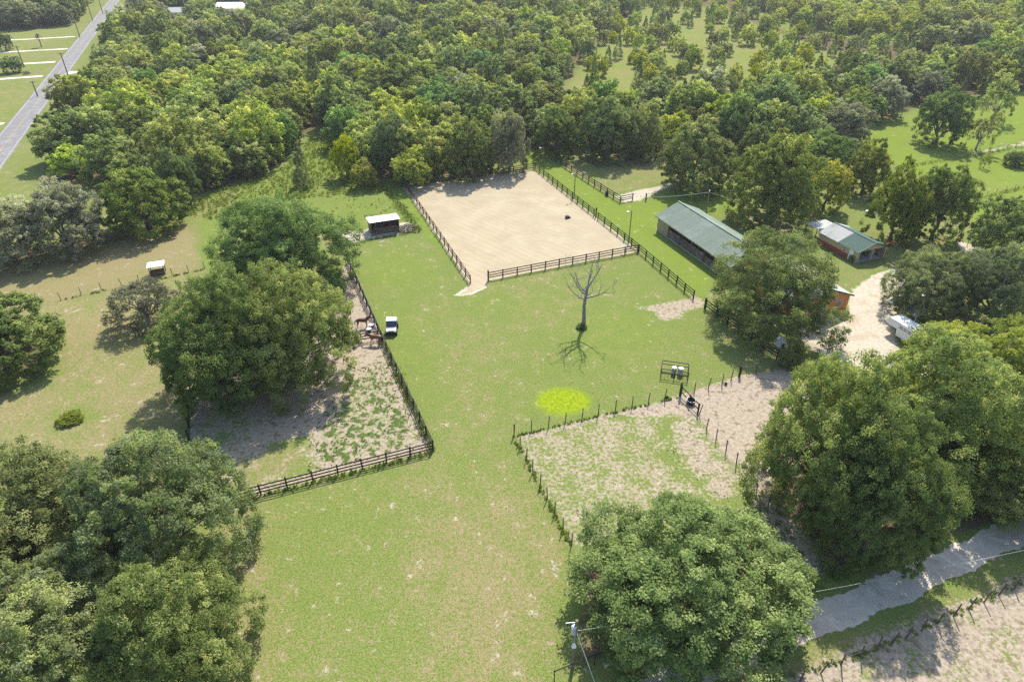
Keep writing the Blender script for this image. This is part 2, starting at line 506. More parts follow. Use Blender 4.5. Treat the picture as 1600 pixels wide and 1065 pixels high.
def road_material(name, base, light, crack=(0.2, 0.19, 0.18)):
    t = NT(name); t.dim = '2D'; g = t.geo()
    f = t.noise(7, 5, .7, vec=g); m = t.noise(.35, 5, .62, .6, vec=g)
    c = t.mix(t.step(f, .35, .7), base, light)
    c = t.mix(t.step(m, .45, .72), c, tuple(x * 1.18 for x in light))
    c = t.mix(t.math('MULTIPLY', t.step(t.noise(.9, 6, .7, vec=g), .55, .7), .5), c, crack)
    return t.done(t.bsdf(c, .9, 0, .2, t.bump(f, .3, .03)))
road_material('highway_asphalt', (0.170, 0.163, 0.160), (0.205, 0.197, 0.193), (0.15, 0.145, 0.14))
road_material('lane_chipseal', (0.40, 0.345, 0.27), (0.54, 0.47, 0.37), (0.29, 0.24, 0.175))
road_material('shell_drive', (0.50, 0.47, 0.40), (0.60, 0.56, 0.48), (0.36, 0.34, 0.22))
paint('road_yellow', (0.40, 0.28, 0.10), .8, .4, 2)
paint('road_white', (0.42, 0.41, 0.39), .8, .3, 2)
# highway: straight, parallel to the property axis
ha, hb = P(0, 210), P(171, 0)
hd = (hb - ha) / np.hypot(*(hb - ha)); hn = np.array((hd[1], -hd[0]))
h0 = ha - hd * 160; HL = 900
def strip(a, n0, n1, L0, L1):
    return [a + hd * L0 + hn * n0, a + hd * L0 + hn * n1, a + hd * L1 + hn * n1, a + hd * L1 + hn * n0]
sheet('highway', strip(h0, -.15, 6.1, 0, HL), .012, 'highway_asphalt', .05, 4)
hw = empty('road_markings', (0, 0, 0)); 
tag(hw, kind='structure')
def flat(name, quad, z, mat, parent):
    m = MB().add([(p[0], p[1], z) for p in quad], [(0, 1, 2, 3)])
    return m.build(name, mat, parent)
flat('edge_line', strip(h0, .2, .33, 0, HL), .018, 'road_white', hw)
flat('edge_line', strip(h0, 5.55, 5.68, 0, HL), .018, 'road_white', hw)
flat('centre_line', strip(h0, 3.0, 3.1, 0, HL), .018, 'road_yellow', hw)
for k in range(60):
    flat('centre_dash', strip(h0, 2.8, 2.9, k * 12, k * 12 + 4), .018, 'road_yellow', hw)
for i, (pa, pb, wd) in enumerate([((-60, 128), (66, 119), 2.4), ((30, 100), (86, 97), 2.6), ((-40, 84), (105, 76.5), 2.4), ((12, 63), (116, 57.5), 2.2), ((-40, 196), (6, 193), 2.4), ((100, 116), (118, 112), 4)]):
    a, b = P(*pa), P(*pb); d = (b - a) / np.hypot(*(b - a)); n = np.array((-d[1], d[0])) * wd / 2
    sheet('shell_driveway', [a - n, b - n, b + n, a + n], .007, 'shell_drive', .25, 2, i)
# farm lane along the bottom right
lane_u = [(985, 1064), (1060, 1030), (1150, 990), (1225, 960), (1270, 946), (1360, 905), (1440, 872), (1500, 845), (1600, 802), (1700, 760)]
lane_l = [(1740, 800), (1600, 852), (1500, 898), (1400, 946), (1300, 988), (1265, 1003), (1180, 1036), (1110, 1065), (1040, 1120), (900, 1170)]
sheet('lane', [P(*q) for q in lane_u + lane_l], .007, 'lane_chipseal', .16, .4, 5)
# ------------------------------------------------------------------ foliage
def leaf_material(name, dark, light, tip, moss=(0.26, 0.27, 0.23), trans=.44, spec=.35):
    t = NT(name)
    tint, ms = t.attr('tint'), t.attr('moss')
    isl = t.n('ShaderNodeNewGeometry').outputs['Random Per Island']
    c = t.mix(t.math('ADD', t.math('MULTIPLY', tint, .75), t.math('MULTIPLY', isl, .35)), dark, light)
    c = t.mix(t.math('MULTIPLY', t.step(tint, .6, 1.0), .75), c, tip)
    c = t.mix(ms, c, moss)
    hs = t.n('ShaderNodeHueSaturation')
    r = t.rnd()
    t.put(hs.inputs['Hue'], t.math('ADD', .474, t.math('MULTIPLY', r, .028)))
    t.put(hs.inputs['Saturation'], t.math('ADD', .88, t.math('MULTIPLY', t.math('FRACT', t.math('MULTIPLY', r, 7.3)), .26)))
    t.put(hs.inputs['Value'], t.math('ADD', .95, t.math('MULTIPLY', t.math('FRACT', t.math('MULTIPLY', r, 13.7)), .45)))
    t.l(c, hs.inputs['Color'])
    b = t.n('ShaderNodeBsdfDiffuse'); t.l(hs.outputs[0], b.inputs[0]); b = b.outputs[0]
    tr = t.n('ShaderNodeBsdfTranslucent')
    t.l(t.mix(.5, hs.outputs[0], t.mix(1.0, hs.outputs[0], (1.3, 1.25, .55), 'MULTIPLY')), tr.inputs[0])
    mx = t.n('ShaderNodeMixShader'); mx.inputs[0].default_value = trans
    t.l(b, mx.inputs[1]); t.l(tr.outputs[0], mx.inputs[2])
    return t.done(mx.outputs[0])
leaf_material('oak_leaf', (0.094, 0.138, 0.042), (0.232, 0.297, 0.091), (0.355, 0.402, 0.141))
leaf_material('dark_leaf', (0.086, 0.133, 0.047), (0.194, 0.265, 0.086), (0.284, 0.343, 0.122))
leaf_material('bright_leaf', (0.115, 0.163, 0.034), (0.251, 0.309, 0.073), (0.381, 0.408, 0.112))
leaf_material('yellow_leaf', (0.210, 0.280, 0.030), (0.380, 0.440, 0.044), (0.50, 0.52, 0.070))
leaf_material('grey_leaf', (0.155, 0.181, 0.093), (0.299, 0.328, 0.181), (0.454, 0.468, 0.299))
leaf_material('pine_leaf', (0.080, 0.150, 0.049), (0.178, 0.288, 0.088), (0.254, 0.365, 0.122))
leaf_material('weed_leaf', (0.097, 0.154, 0.029), (0.203, 0.292, 0.057), (0.292, 0.356, 0.081))
leaf_material('grass_tuft', (0.118, 0.160, 0.032), (0.220, 0.250, 0.075), (0.42, 0.375, 0.20), trans=.4)
leaf_material('twig_leaf', (0.125, 0.130, 0.080), (0.225, 0.230, 0.140), (0.30, 0.30, 0.19))
leaf_material('olive_leaf', (0.130, 0.160, 0.046), (0.250, 0.285, 0.085), (0.34, 0.36, 0.11))
leaf_material('wood_oak_leaf', (0.119, 0.168, 0.051), (0.294, 0.362, 0.111), (0.450, 0.490, 0.172), trans=.5)
leaf_material('wood_dark_leaf', (0.112, 0.166, 0.059), (0.252, 0.331, 0.107), (0.369, 0.429, 0.152), trans=.5)
leaf_material('wood_bright_leaf', (0.160, 0.228, 0.049), (0.348, 0.432, 0.104), (0.529, 0.550, 0.160), trans=.5)
leaf_material('wood_pine_leaf', (0.100, 0.180, 0.059), (0.222, 0.346, 0.106), (0.317, 0.438, 0.146), trans=.5)
paint('bark', (0.155, 0.125, 0.098), .95, .5, 4, bump=.5)
paint('grey_bark', (0.27, 0.25, 0.225), .95, .4, 4, bump=.5)
paint('pale_wood', (0.40, 0.36, 0.31), .95, .4, 4)

def unit(n, g):
    v = g.normal(size=(n, 3)); return v / np.linalg.norm(v, axis=1, keepdims=True)
def leaf_quads(pos, nrm, size, g, aspect=.62):
    n = len(pos)
    a = np.cross(nrm, unit(n, g)); a /= np.linalg.norm(a, axis=1, keepdims=True) + 1e-9
    b = np.cross(nrm, a)
    s = (size * g.uniform(.6, 1.35, n))[:, None]
    c = [pos + a * s, pos + b * s * aspect, pos - a * s * .9, pos - b * s * aspect]
    v = np.stack(c, 1).reshape(-1, 3)
    return v, np.arange(n * 4).reshape(-1, 4)
def clump_leaves(cc, cr, per, size, g, up=.75, flat=.8, tint=None):
    """leaves round clump centres cc (n,3) with radii cr (n,)"""
    n = len(cc)
    idx = np.repeat(np.arange(n), per)
    d = unit(len(idx), g)
    rad = g.uniform(0, 1, len(idx)) ** .45
    off = d * (rad * cr[idx])[:, None]
    off[:, 2] = np.abs(off[:, 2]) * flat * np.where(g.uniform(0, 1, len(off)) < .72, 1, -.6)
    nr = d * .5 + np.array((0, 0, up)) + unit(len(idx), g) * .6
    nr /= np.linalg.norm(nr, axis=1, keepdims=True) + 1e-9
    tt = tint[idx] + g.normal(0, .1, len(idx))
    v, q = leaf_quads(cc[idx] + off, nr, size, g)
    return v, q, np.repeat(np.clip(tt, 0, 1), 4), idx
CLEAR = .12
def crown_unit(seed, n_lobe=16, clump_per=30, per=60, leaf=.024, lobe_r=.40, spread=.64, low=-.5, gap=.0, moss=.0, clump_r=(.22, .40), up=.8, fill=0):
    g = np.random.default_rng(seed)
    i = np.arange(n_lobe)
    z = low + (1 - low) * (i + .5) / n_lobe
    ph = i * 2.39996 + g.uniform(0, 6.28)
    z = np.clip(z + g.normal(0, .08, n_lobe), low, .97)
    rr = np.sqrt(np.maximum(0, 1 - z * z))
    d = np.stack((rr * np.cos(ph), rr * np.sin(ph), z), 1)
    lc = d * (spread * g.uniform(.78, 1.14, n_lobe))[:, None]
    lr = lobe_r * g.uniform(.68, 1.22, n_lobe)
    keep = g.uniform(0, 1, n_lobe) >= gap
    lc, lr, d = lc[keep], lr[keep], d[keep]
    cs, rs, ts = [], [], []
    if fill:
        di = unit(fill, g); di[:, 2] = np.abs(di[:, 2]) * 1.2 - .35
        lc = np.concatenate((lc, di * g.uniform(.18, .5, fill)[:, None])); d = np.concatenate((d, di))
        lr = np.concatenate((lr, lobe_r * g.uniform(.8, 1.2, fill)))
    for k in range(len(lc)):
        dirs = unit(clump_per * 3, g)
        sc = dirs @ d[k] + .6 * dirs[:, 2]
        dirs = dirs[sc > -.25][:clump_per]
        cs.append(lc[k] + dirs * (lr[k] * g.uniform(.72, 1.05, len(dirs)))[:, None])
        rs.append(lr[k] * g.uniform(*clump_r, len(dirs)))
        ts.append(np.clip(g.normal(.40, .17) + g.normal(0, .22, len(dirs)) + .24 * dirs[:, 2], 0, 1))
    cc, cr, tt = np.concatenate(cs), np.concatenate(rs), np.concatenate(ts)
    v, q, ta, idx = clump_leaves(cc, cr, per, leaf, g, up=up, tint=tt)
    mo = np.zeros(len(cc))
    if moss:
        mc = unit(3, g) * .5
        mo = np.clip(g.uniform(0, 1, len(cc)) * moss + moss * .9 * np.exp(-((np.linalg.norm(cc[:, None] - mc[None], axis=2).min(1)) / .3) ** 2), 0, .9)
    ma = np.repeat(mo[idx], 4)
    rad = np.hypot(v[:, 0], v[:, 1])
    v[:, :2] /= np.percentile(rad, 98.5)
    zl, zh = np.percentile(v[:, 2], 1), np.percentile(v[:, 2], 99.6)
    f = lambda a: (a - zl) / (zh - zl) * 2 + CLEAR
    lz = np.stack((lc[:, 0], lc[:, 1], f(lc[:, 2])), 1)
    v[:, 2] = f(v[:, 2])
    return v, q, ta, ma, lz
def trunk_mb(lobes, seed, r0=.055, fork=.42, nb=8, lean=.06):
    rr = random.Random(seed)
    m = MB()
    top = Vector((rr.uniform(-lean, lean), rr.uniform(-lean, lean), fork))
    m.tube([(0, 0, -.05), (rr.uniform(-.02, .02), rr.uniform(-.02, .02), fork * .5), top], [r0 * 1.45, r0, r0 * .85], 9)
    ls = list(lobes); rr.shuffle(ls)
    for l in ls[:nb]:
        e = Vector(l)
        mid = top.lerp(e, .45) + Vector((rr.uniform(-.07, .07), rr.uniform(-.07, .07), rr.uniform(-.02, .10)))
        m.tube([top - Vector((0, 0, .06)), mid, top.lerp(e, .95)], [r0 * .55, r0 * .34, r0 * .12], 6)
        e2 = mid + Vector((rr.uniform(-.3, .3), rr.uniform(-.3, .3), rr.uniform(.12, .35)))
        m.tube([mid, mid.lerp(e2, .5) + Vector((0, 0, .03)), e2], [r0 * .26, r0 * .17, r0 * .07], 5)
    return m
def cone_unit(seed, per=40, leaf=.05, n=150, wid=.95):
    g = np.random.default_rng(seed)
    h = g.uniform(0, 1, n) ** 1.25
    ang = g.uniform(0, 6.283, n)
    rr = (1 - h) ** .75 * wid * g.uniform(.55, 1.05, n) + .03
    cc = np.stack((np.cos(ang) * rr, np.sin(ang) * rr, .15 + h * 2.15), 1)
    v, q, ta, idx = clump_leaves(cc, .10 + .16 * (1 - h), per, leaf, g, up=.35, tint=np.clip(g.normal(.35, .2, n), 0, 1))
    return v, q, ta, np.zeros(len(ta)), cc[:8]
PROTO = {}
def proto(key, mat, maker, bark='bark', trunk=None, **kw):
    v, q, ta, ma, lob = maker(**kw)
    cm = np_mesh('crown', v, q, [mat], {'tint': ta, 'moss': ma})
    tk = dict(r0=.055, fork=.42, nb=8); tk.update(trunk or {})
    tm = trunk_mb(lob, kw['seed'], **tk).mesh('trunk', bark, True)
    PROTO[key] = (cm, tm)
# near oaks: fine leaves
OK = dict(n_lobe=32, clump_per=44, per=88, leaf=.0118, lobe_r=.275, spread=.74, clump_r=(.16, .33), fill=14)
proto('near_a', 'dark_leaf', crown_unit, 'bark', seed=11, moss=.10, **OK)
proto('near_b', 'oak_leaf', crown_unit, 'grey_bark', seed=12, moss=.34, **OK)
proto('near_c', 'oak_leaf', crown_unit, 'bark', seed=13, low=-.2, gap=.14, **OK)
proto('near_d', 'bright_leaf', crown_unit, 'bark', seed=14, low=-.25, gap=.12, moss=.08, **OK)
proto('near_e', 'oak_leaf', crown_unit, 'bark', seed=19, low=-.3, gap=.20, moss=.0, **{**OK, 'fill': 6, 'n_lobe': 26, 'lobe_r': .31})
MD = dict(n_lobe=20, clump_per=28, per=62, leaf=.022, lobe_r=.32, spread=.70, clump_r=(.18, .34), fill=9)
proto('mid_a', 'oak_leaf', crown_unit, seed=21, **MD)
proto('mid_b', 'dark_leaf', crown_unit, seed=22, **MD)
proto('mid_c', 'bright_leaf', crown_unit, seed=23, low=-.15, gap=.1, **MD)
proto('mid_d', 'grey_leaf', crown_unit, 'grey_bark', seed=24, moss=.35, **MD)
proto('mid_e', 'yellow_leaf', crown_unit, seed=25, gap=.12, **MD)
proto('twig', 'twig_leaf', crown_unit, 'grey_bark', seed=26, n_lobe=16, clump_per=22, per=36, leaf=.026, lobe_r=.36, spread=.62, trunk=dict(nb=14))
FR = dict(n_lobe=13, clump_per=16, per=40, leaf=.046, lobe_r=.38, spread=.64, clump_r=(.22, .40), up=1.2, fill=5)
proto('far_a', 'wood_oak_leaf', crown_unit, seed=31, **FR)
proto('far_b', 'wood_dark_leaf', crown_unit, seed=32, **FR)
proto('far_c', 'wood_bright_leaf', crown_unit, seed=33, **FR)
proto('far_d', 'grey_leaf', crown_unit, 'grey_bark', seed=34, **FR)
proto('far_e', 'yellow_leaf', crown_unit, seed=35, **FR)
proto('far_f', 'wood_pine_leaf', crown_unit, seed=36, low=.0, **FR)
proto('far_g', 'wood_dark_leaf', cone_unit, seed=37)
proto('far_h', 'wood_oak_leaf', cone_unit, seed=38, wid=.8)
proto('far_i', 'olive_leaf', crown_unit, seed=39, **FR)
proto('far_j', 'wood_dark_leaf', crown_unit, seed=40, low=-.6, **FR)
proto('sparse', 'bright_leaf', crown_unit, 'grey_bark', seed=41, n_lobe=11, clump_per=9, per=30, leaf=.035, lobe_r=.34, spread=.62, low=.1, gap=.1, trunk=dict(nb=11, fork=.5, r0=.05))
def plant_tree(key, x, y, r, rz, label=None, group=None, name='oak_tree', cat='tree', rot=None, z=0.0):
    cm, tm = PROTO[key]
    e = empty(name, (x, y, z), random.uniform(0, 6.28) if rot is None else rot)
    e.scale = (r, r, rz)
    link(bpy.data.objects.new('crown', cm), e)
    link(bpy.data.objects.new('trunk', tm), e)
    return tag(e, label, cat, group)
TREES = []
def tree_box(key, x0, y0, x1, y1, label, name='oak_tree', group=None, rot=None, lo=.5, hi=1.35, cat='tree'):
    """a tree whose crown fills this box of the photograph, standing where that crown really stands"""
    cx_, cy_ = (x0 + x1) / 2, (y0 + y1) / 2
    zc = 4.0
    for _ in range(8):
        dv = (cy_ - IMG_H / 2) / F_PX
        phi = PITCH + math.atan(dv)
        s = pxm(cy_, zc)
        r = (x1 - x0) / 2 / s
        app = (y1 - y0) / 2 / s * math.cos(math.atan(dv))
        rz = math.sqrt(max(app * app - (r * math.sin(phi)) ** 2, 0)) / math.cos(phi)
        rz = min(max(rz, lo * r), hi * r)
        zc = (1 + CLEAR) * rz
    p = P(cx_, cy_, zc)
    TREES.append((p[0], p[1], r))
    return plant_tree(key, p[0], p[1], r, rz, label, group, name, cat, rot)
T = tree_box
# lower left oaks
T('near_b', 98, 664, 378, 936, 'broad live oak with grey mossy top beside the end of the black rail fence', rot=.4)
T('near_c', -110, 668, 190, 935, 'broad green live oak cut by the left edge above the bottom corner', rot=2.1)
T('near_c', 120, 835, 386, 1110, 'green live oak overhanging the mown field at the bottom left', rot=4.4)
T('near_b', -90, 840, 200, 1130, 'mossy live oak filling the bottom left corner', rot=5.2)
# oaks of the dirt paddock
T('near_a', 226, 425, 445, 628, 'dark live oak with low left limb over the dirt paddock', rot=1.0)
T('near_c', 345, 405, 556, 602, 'dark live oak next to the two horses', rot=3.3)
T('near_a', 322, 292, 552, 462, 'dense oak between the straw field and the run-in shed', rot=5.0)
T('mid_a', -112, 447, 84, 592, 'oak at the left edge beside the speckled pasture', rot=.2)
T('twig', 166, 432, 277, 512, 'low grey-brown twiggy tree in front of the white roofed feeder', name='scrub_tree')
T('mid_d', -80, 304, 66, 414, 'grey-green oak at the left end of the straw field', rot=1.2)
T('mid_d', 32, 287, 154, 394, 'grey mossy oak casting shade on the straw field', rot=3.2)
T('mid_a', 148, 258, 288, 360, 'rounded green oak at the back edge of the straw field', rot=.9)
T('mid_b', 238, 232, 308, 318, 'dark oak behind the rounded one at the straw field edge')
# bottom centre and right
T('near_c', 898, 742, 1268, 1040, 'big olive-green oak beside the power pole and the lane', rot=2.6)
T('near_c', 1186, 552, 1420, 812, 'big oak at the corner of the bare sandy paddock', rot=.7)
T('near_d', 1345, 500, 1630, 755, 'bright green oak in front of the white horse trailer', rot=4.0)
T('near_a', 1280, 640, 1500, 880, 'oak hanging over the shaded verge of the lane', rot=1.9)
T('near_d', 1396, 488, 1690, 665, 'bright oak at the right edge below the grey mossy trees', rot=5.5)
T('near_c', 1480, 650, 1700, 815, 'open oak with dark trunk at the right end of the lane', rot=3.7)
# by the buildings
T('near_e', 1106, 366, 1324, 522, 'spreading oak covering the orange walled cottage roof', rot=3.0, hi=1.0)
T('near_b', 1392, 388, 1525, 502, 'grey-green oak leaning over the drive near the trailer', rot=2.0)
T('near_b', 1492, 382, 1650, 520, 'mossy grey oak at the right edge behind the trailer', rot=.3)
T('mid_a', 1028, 190, 1152, 292, 'rounded billowy oak behind the green roofed barn', rot=.3)
T('mid_a', 1138, 210, 1288, 345, 'large oak shading the yard between barn and garage', rot=2.3)
T('mid_e', 1262, 248, 1332, 325, 'yellow-green tree behind the garage', name='yellow_tree')
T('mid_c', 1322, 218, 1394, 302, 'light green tree to the right of the yellow-green one', name='shade_tree')
T('mid_b', 1238, 202, 1335, 268, 'dark rounded oak behind the yellow-green tree')
T('mid_c', 1368, 252, 1455, 372, 'light green tree with bare forked trunk right of the garage', name='shade_tree', hi=1.6)
T('mid_b', 1430, 258, 1524, 372, 'dark green tree beside the pale farm track', rot=1.0)
T('mid_b', 1528, 308, 1650, 418, 'dark oak at the right edge below the bright pasture')
T('mid_b', 1436, 138, 1517, 222, 'single dark tree standing alone in the right pasture', name='field_tree')
T('sparse', 1528, 116, 1602, 188, 'thin pale tree at the wood edge above the right pasture', name='thin_tree')
T('sparse', 1512, 158, 1566, 232, 'half bare thin tree beside the pale cattle track', name='thin_tree')
# front of the wood
T('mid_b', 903, 152, 1002, 244, 'glossy dark green tree behind the shaded back paddock')
T('mid_c', 978, 165, 1040, 242, 'lighter tree right of the glossy dark one behind the back paddock', name='shade_tree')
T('mid_d', 1275, 160, 1362, 222, 'grey-green tree at the near corner of the right pasture')
T('mid_e', 514, 200, 562, 284, 'yellow-green tree at the grassy gap in the wood', name='yellow_tree')
T('mid_e', 608, 232, 676, 290, 'yellow tinged tree behind the back left corner of the arena', name='yellow_tree')
T('mid_e', 546, 250, 590, 292, 'small bright yellow-green tree left of the arena corner', name='yellow_tree')
T('mid_d', 764, 172, 828, 268, 'silvery grey-green tree behind the arena back fence')
T('far_g', 452, 230, 486, 290, 'small conical tree in the weedy gap', name='conical_tree', hi=2.2)
T('mid_a', 690, 190, 770, 275, 'oak behind the middle of the arena back fence')
T('mid_b', 575, 180, 650, 268, 'dark tree between the two yellow trees at the wood edge')
T('mid_b', 836, 168, 905, 238, 'dark tree behind the back right corner of the arena')
T('mid_a', 1150, 195, 1215, 262, 'oak at the wood edge above the barn yard')
# bushes
T('mid_c', 88, 636, 130, 666, 'low bright green bush in the speckled pasture', name='bush', cat='bush', lo=.15, hi=.26)
T('mid_b', 1570, 236, 1612, 258, 'dark low bush in the right pasture', name='bush', cat='bush', hi=.7)
T('sparse', 1532, 236, 1552, 262, 'thin sapling left of the dark low bush', name='sapling')
T('mid_c', 940, 1000, 962, 1026, 'small vivid green sapling behind the black lane fence', name='sapling', hi=.9)
T('mid_b', 1326, 396, 1342, 408, 'low dark shrub at the garage door', name='shrub', cat='shrub', hi=.8)
T('mid_b', 0, 88, 33, 113, 'dark clump of shrubs across the highway', name='bush', cat='bush', hi=1)
T('mid_b', -8, 50, 16, 78, 'dark round tree near the palm across the highway', name='field_tree')
T('mid_b', 1216, 545, 1250, 575, 'leafy shrub beside the white hutch', name='shrub', cat='shrub', hi=.8)
T('mid_c', 1232, 532, 1260, 560, 'light green shrub right of the white hutch', name='shrub', cat='shrub', hi=.8)

# ------------------------------------------------------------------ the wood
def pip(p, poly):
    return sdf(np.array([p[0]]), np.array([p[1]]), poly)[0]
WOODW = np.array([P(*q) if q[1] > -75 else P(q[0], -75) for q in WOOD])
LEFTW = np.array([P(*q) for q in [(-260, 52), (-10, 49), (60, 46), (112, 40), (128, 15), (142, -30), (110, -70), (-420, -70)]])
MARSH = np.array([P(*q) for q in [(850, 172), (880, 106), (945, 40), (1000, 0), (1150, 0), (1260, 40), (1440, 75), (1520, 112), (1330, 128), (1200, 178), (1100, 168), (1000, 188)]])
FARR = np.array([P(*q) for q in [(1120, -40), (1760, -60), (1760, 60), (1400, 72), (1180, 40)]])
GAPS = [np.array([P(*q) for q in pp]) for pp in ([(612, 82), (628, 52), (670, 50), (664, 74)], [(252, 64), (248, 22), (306, 18), (312, 60)], [(332, 58), (330, 12), (396, 8), (398, 56)], [(928, 142), (950, 108), (990, 108), (975, 142)], [(1040, 75), (1060, 50), (1110, 55), (1090, 80)], [(1130, 130), (1140, 105), (1180, 112), (1165, 135)], [(985, 30), (1000, 20), (1090, 22), (1060, 40)])]
def scatter():
    g = np.random.default_rng(3)
    pts = []
    cell = {}
    def ok(p, d):
        k = (int(p[0] // 8), int(p[1] // 8))
        for i in (-1, 0, 1):
            for j in (-1, 0, 1):
                for q in cell.get((k[0] + i, k[1] + j), ()):
                    if (q[0] - p[0]) ** 2 + (q[1] - p[1]) ** 2 < d * d:
                        return False
        cell.setdefault(k, []).append(p)
        return True
    N = 60000
    c = np.stack((g.uniform(-380, 400, N), g.uniform(120, 640, N)), 1)
    # only what the view or a step beside it can see
    vis = np.abs(c[:, 0]) < c[:, 1] * .74 + 22
    c = c[vis]
    w = sdf(c[:, 0], c[:, 1], WOODW); lw = sdf(c[:, 0], c[:, 1], LEFTW)
    mr = sdf(c[:, 0], c[:, 1], MARSH); fr = sdf(c[:, 0], c[:, 1], FARR)
    gp = np.min([sdf(c[:, 0], c[:, 1], q) for q in GAPS], 0)
    for k in range(len(c)):
        p = c[k]
        if not (w[k] < -1.5 or lw[k] < -1.5) or gp[k] < 1.0:
            continue
        if any((p[0] - t[0]) ** 2 + (p[1] - t[1]) ** 2 < (t[2] * .9 + 1.2) ** 2 for t in TREES):
            continue
        zone = 'marsh' if mr[k] < 0 else 'far' if fr[k] < 0 else 'left' if lw[k] < 0 else 'wood'
        d = {'marsh': 9.2, 'far': 7.6, 'left': 5.6, 'wood': 6.2 + min(1.6, p[1] * .004)}[zone]
        if zone in ('marsh', 'far'):
            d *= .75 + .75 * (.5 + .5 * math.sin(p[0] * .061 + 2 * math.sin(p[1] * .043)) * math.cos(p[1] * .057 + 1.5 * math.sin(p[0] * .037)))
        if ok(p, d):
            pts.append((p[0], p[1], zone))
    return pts
SP = scatter()
g = np.random.default_rng(5)
KIND = {'wood': ('abcdfhij', (.32, .18, .24, .06, .06, .02, .06, .06)), 'marsh': ('acegi', (.10, .34, .18, .26, .12)),
        'far': ('abcegi', (.12, .06, .42, .26, .06, .08)), 'left': ('abfcd', (.30, .34, .2, .1, .06))}
LOOK = {'a': 'green oak', 'b': 'dark green oak', 'c': 'light green tree', 'd': 'grey-green tree', 'e': 'yellow-green tree', 'f': 'bright green pine',
        'g': 'dark conical cedar', 'h': 'tall pointed green tree', 'i': 'olive tinged tree', 'j': 'dark low-branched tree'}
TNAME = {'a': 'oak_tree', 'b': 'oak_tree', 'c': 'shade_tree', 'd': 'oak_tree', 'e': 'yellow_tree', 'f': 'pine_tree', 'g': 'cedar_tree', 'h': 'conical_tree', 'i': 'shade_tree', 'j': 'oak_tree'}
recs = []
for x, y, zone in SP:
    ks, ps = KIND[zone]
    k = str(g.choice(list(ks), p=np.array(ps) / sum(ps)))
    r = g.uniform(3.9, 7.2) * (1.10 if y > 300 else 1.0)
    rz = r * g.uniform(.62, .98)
    if zone == 'marsh': r *= .56; rz = r * g.uniform(.8, 1.2)
    if zone == 'far': r *= .85; rz *= .8
    if k in 'gh': r *= .62; rz = r * g.uniform(1.5, 2.0)
    if zone == 'left': r *= 1.15; rz *= 1.2
    recs.append((x, y, r, rz, k, zone, g.uniform(0, 6.28)))
recs.sort(key=lambda q: math.hypot(q[0], q[1]))
def where(x, y, zone):
    if zone == 'left': return 'in the wood across the highway'
    if zone == 'marsh': return 'in the grassy clearing beyond'
    px_ = IMG_W / 2 + F_PX * x / (y * CN + CAM_H * SN)
    if px_ < 260: return 'in the wood along the highway'
    if px_ < 520: return 'in the wood left of the grassy gap'
    if px_ < 840: return 'in the wood behind the sand arena'
    if px_ < 1180: return 'in the wood behind the back paddock'
    return 'in the wood by the right pasture'
def in_frame(x, y, r):
    zc = y * CN + (CAM_H - 4) * SN
    u = F_PX * x / zc; v = -(y * SN + (4 - CAM_H) * CN) / zc * F_PX
    return abs(u) < 800 + r * F_PX / zc * .6 and abs(v) < 545
rest = []
n_ind = 0
sel = [q for q in recs if in_frame(q[0], q[1], q[2])][:245]
ext = {}
for q in sel:
    ext.setdefault(where(q[0], q[1], q[5]), []).append((q[0] / q[1], math.hypot(q[0], q[1])))
ext = {k: (np.quantile([a for a, _ in v], (.2, .4, .6, .8)), np.quantile([b for _, b in v], (.25, .5, .75))) for k, v in ext.items()}
LAT = ('far left', 'left', 'middle', 'right', 'far right')
DEP = ('front edge', 'second row', 'third row', 'back rows')
def spot(x, y, w_):
    a, b = ext[w_]
    return DEP[int(np.searchsorted(b, math.hypot(x, y)))] + ' ' + LAT[int(np.searchsorted(a, x / y))]
for x, y, r, rz, k, zone, ro in recs:
    if n_ind < 245 and in_frame(x, y, r):
        w_ = where(x, y, zone)
        plant_tree('far_' + k, x, y, r, rz, LOOK[k] + ', ' + spot(x, y, w_) + ' ' + w_.replace('in the', 'of the', 1), LOOK[k] + 's ' + w_, TNAME[k], 'tree', ro)
        n_ind += 1
    else:
        rest.append((x, y, r, rz, k, ro))
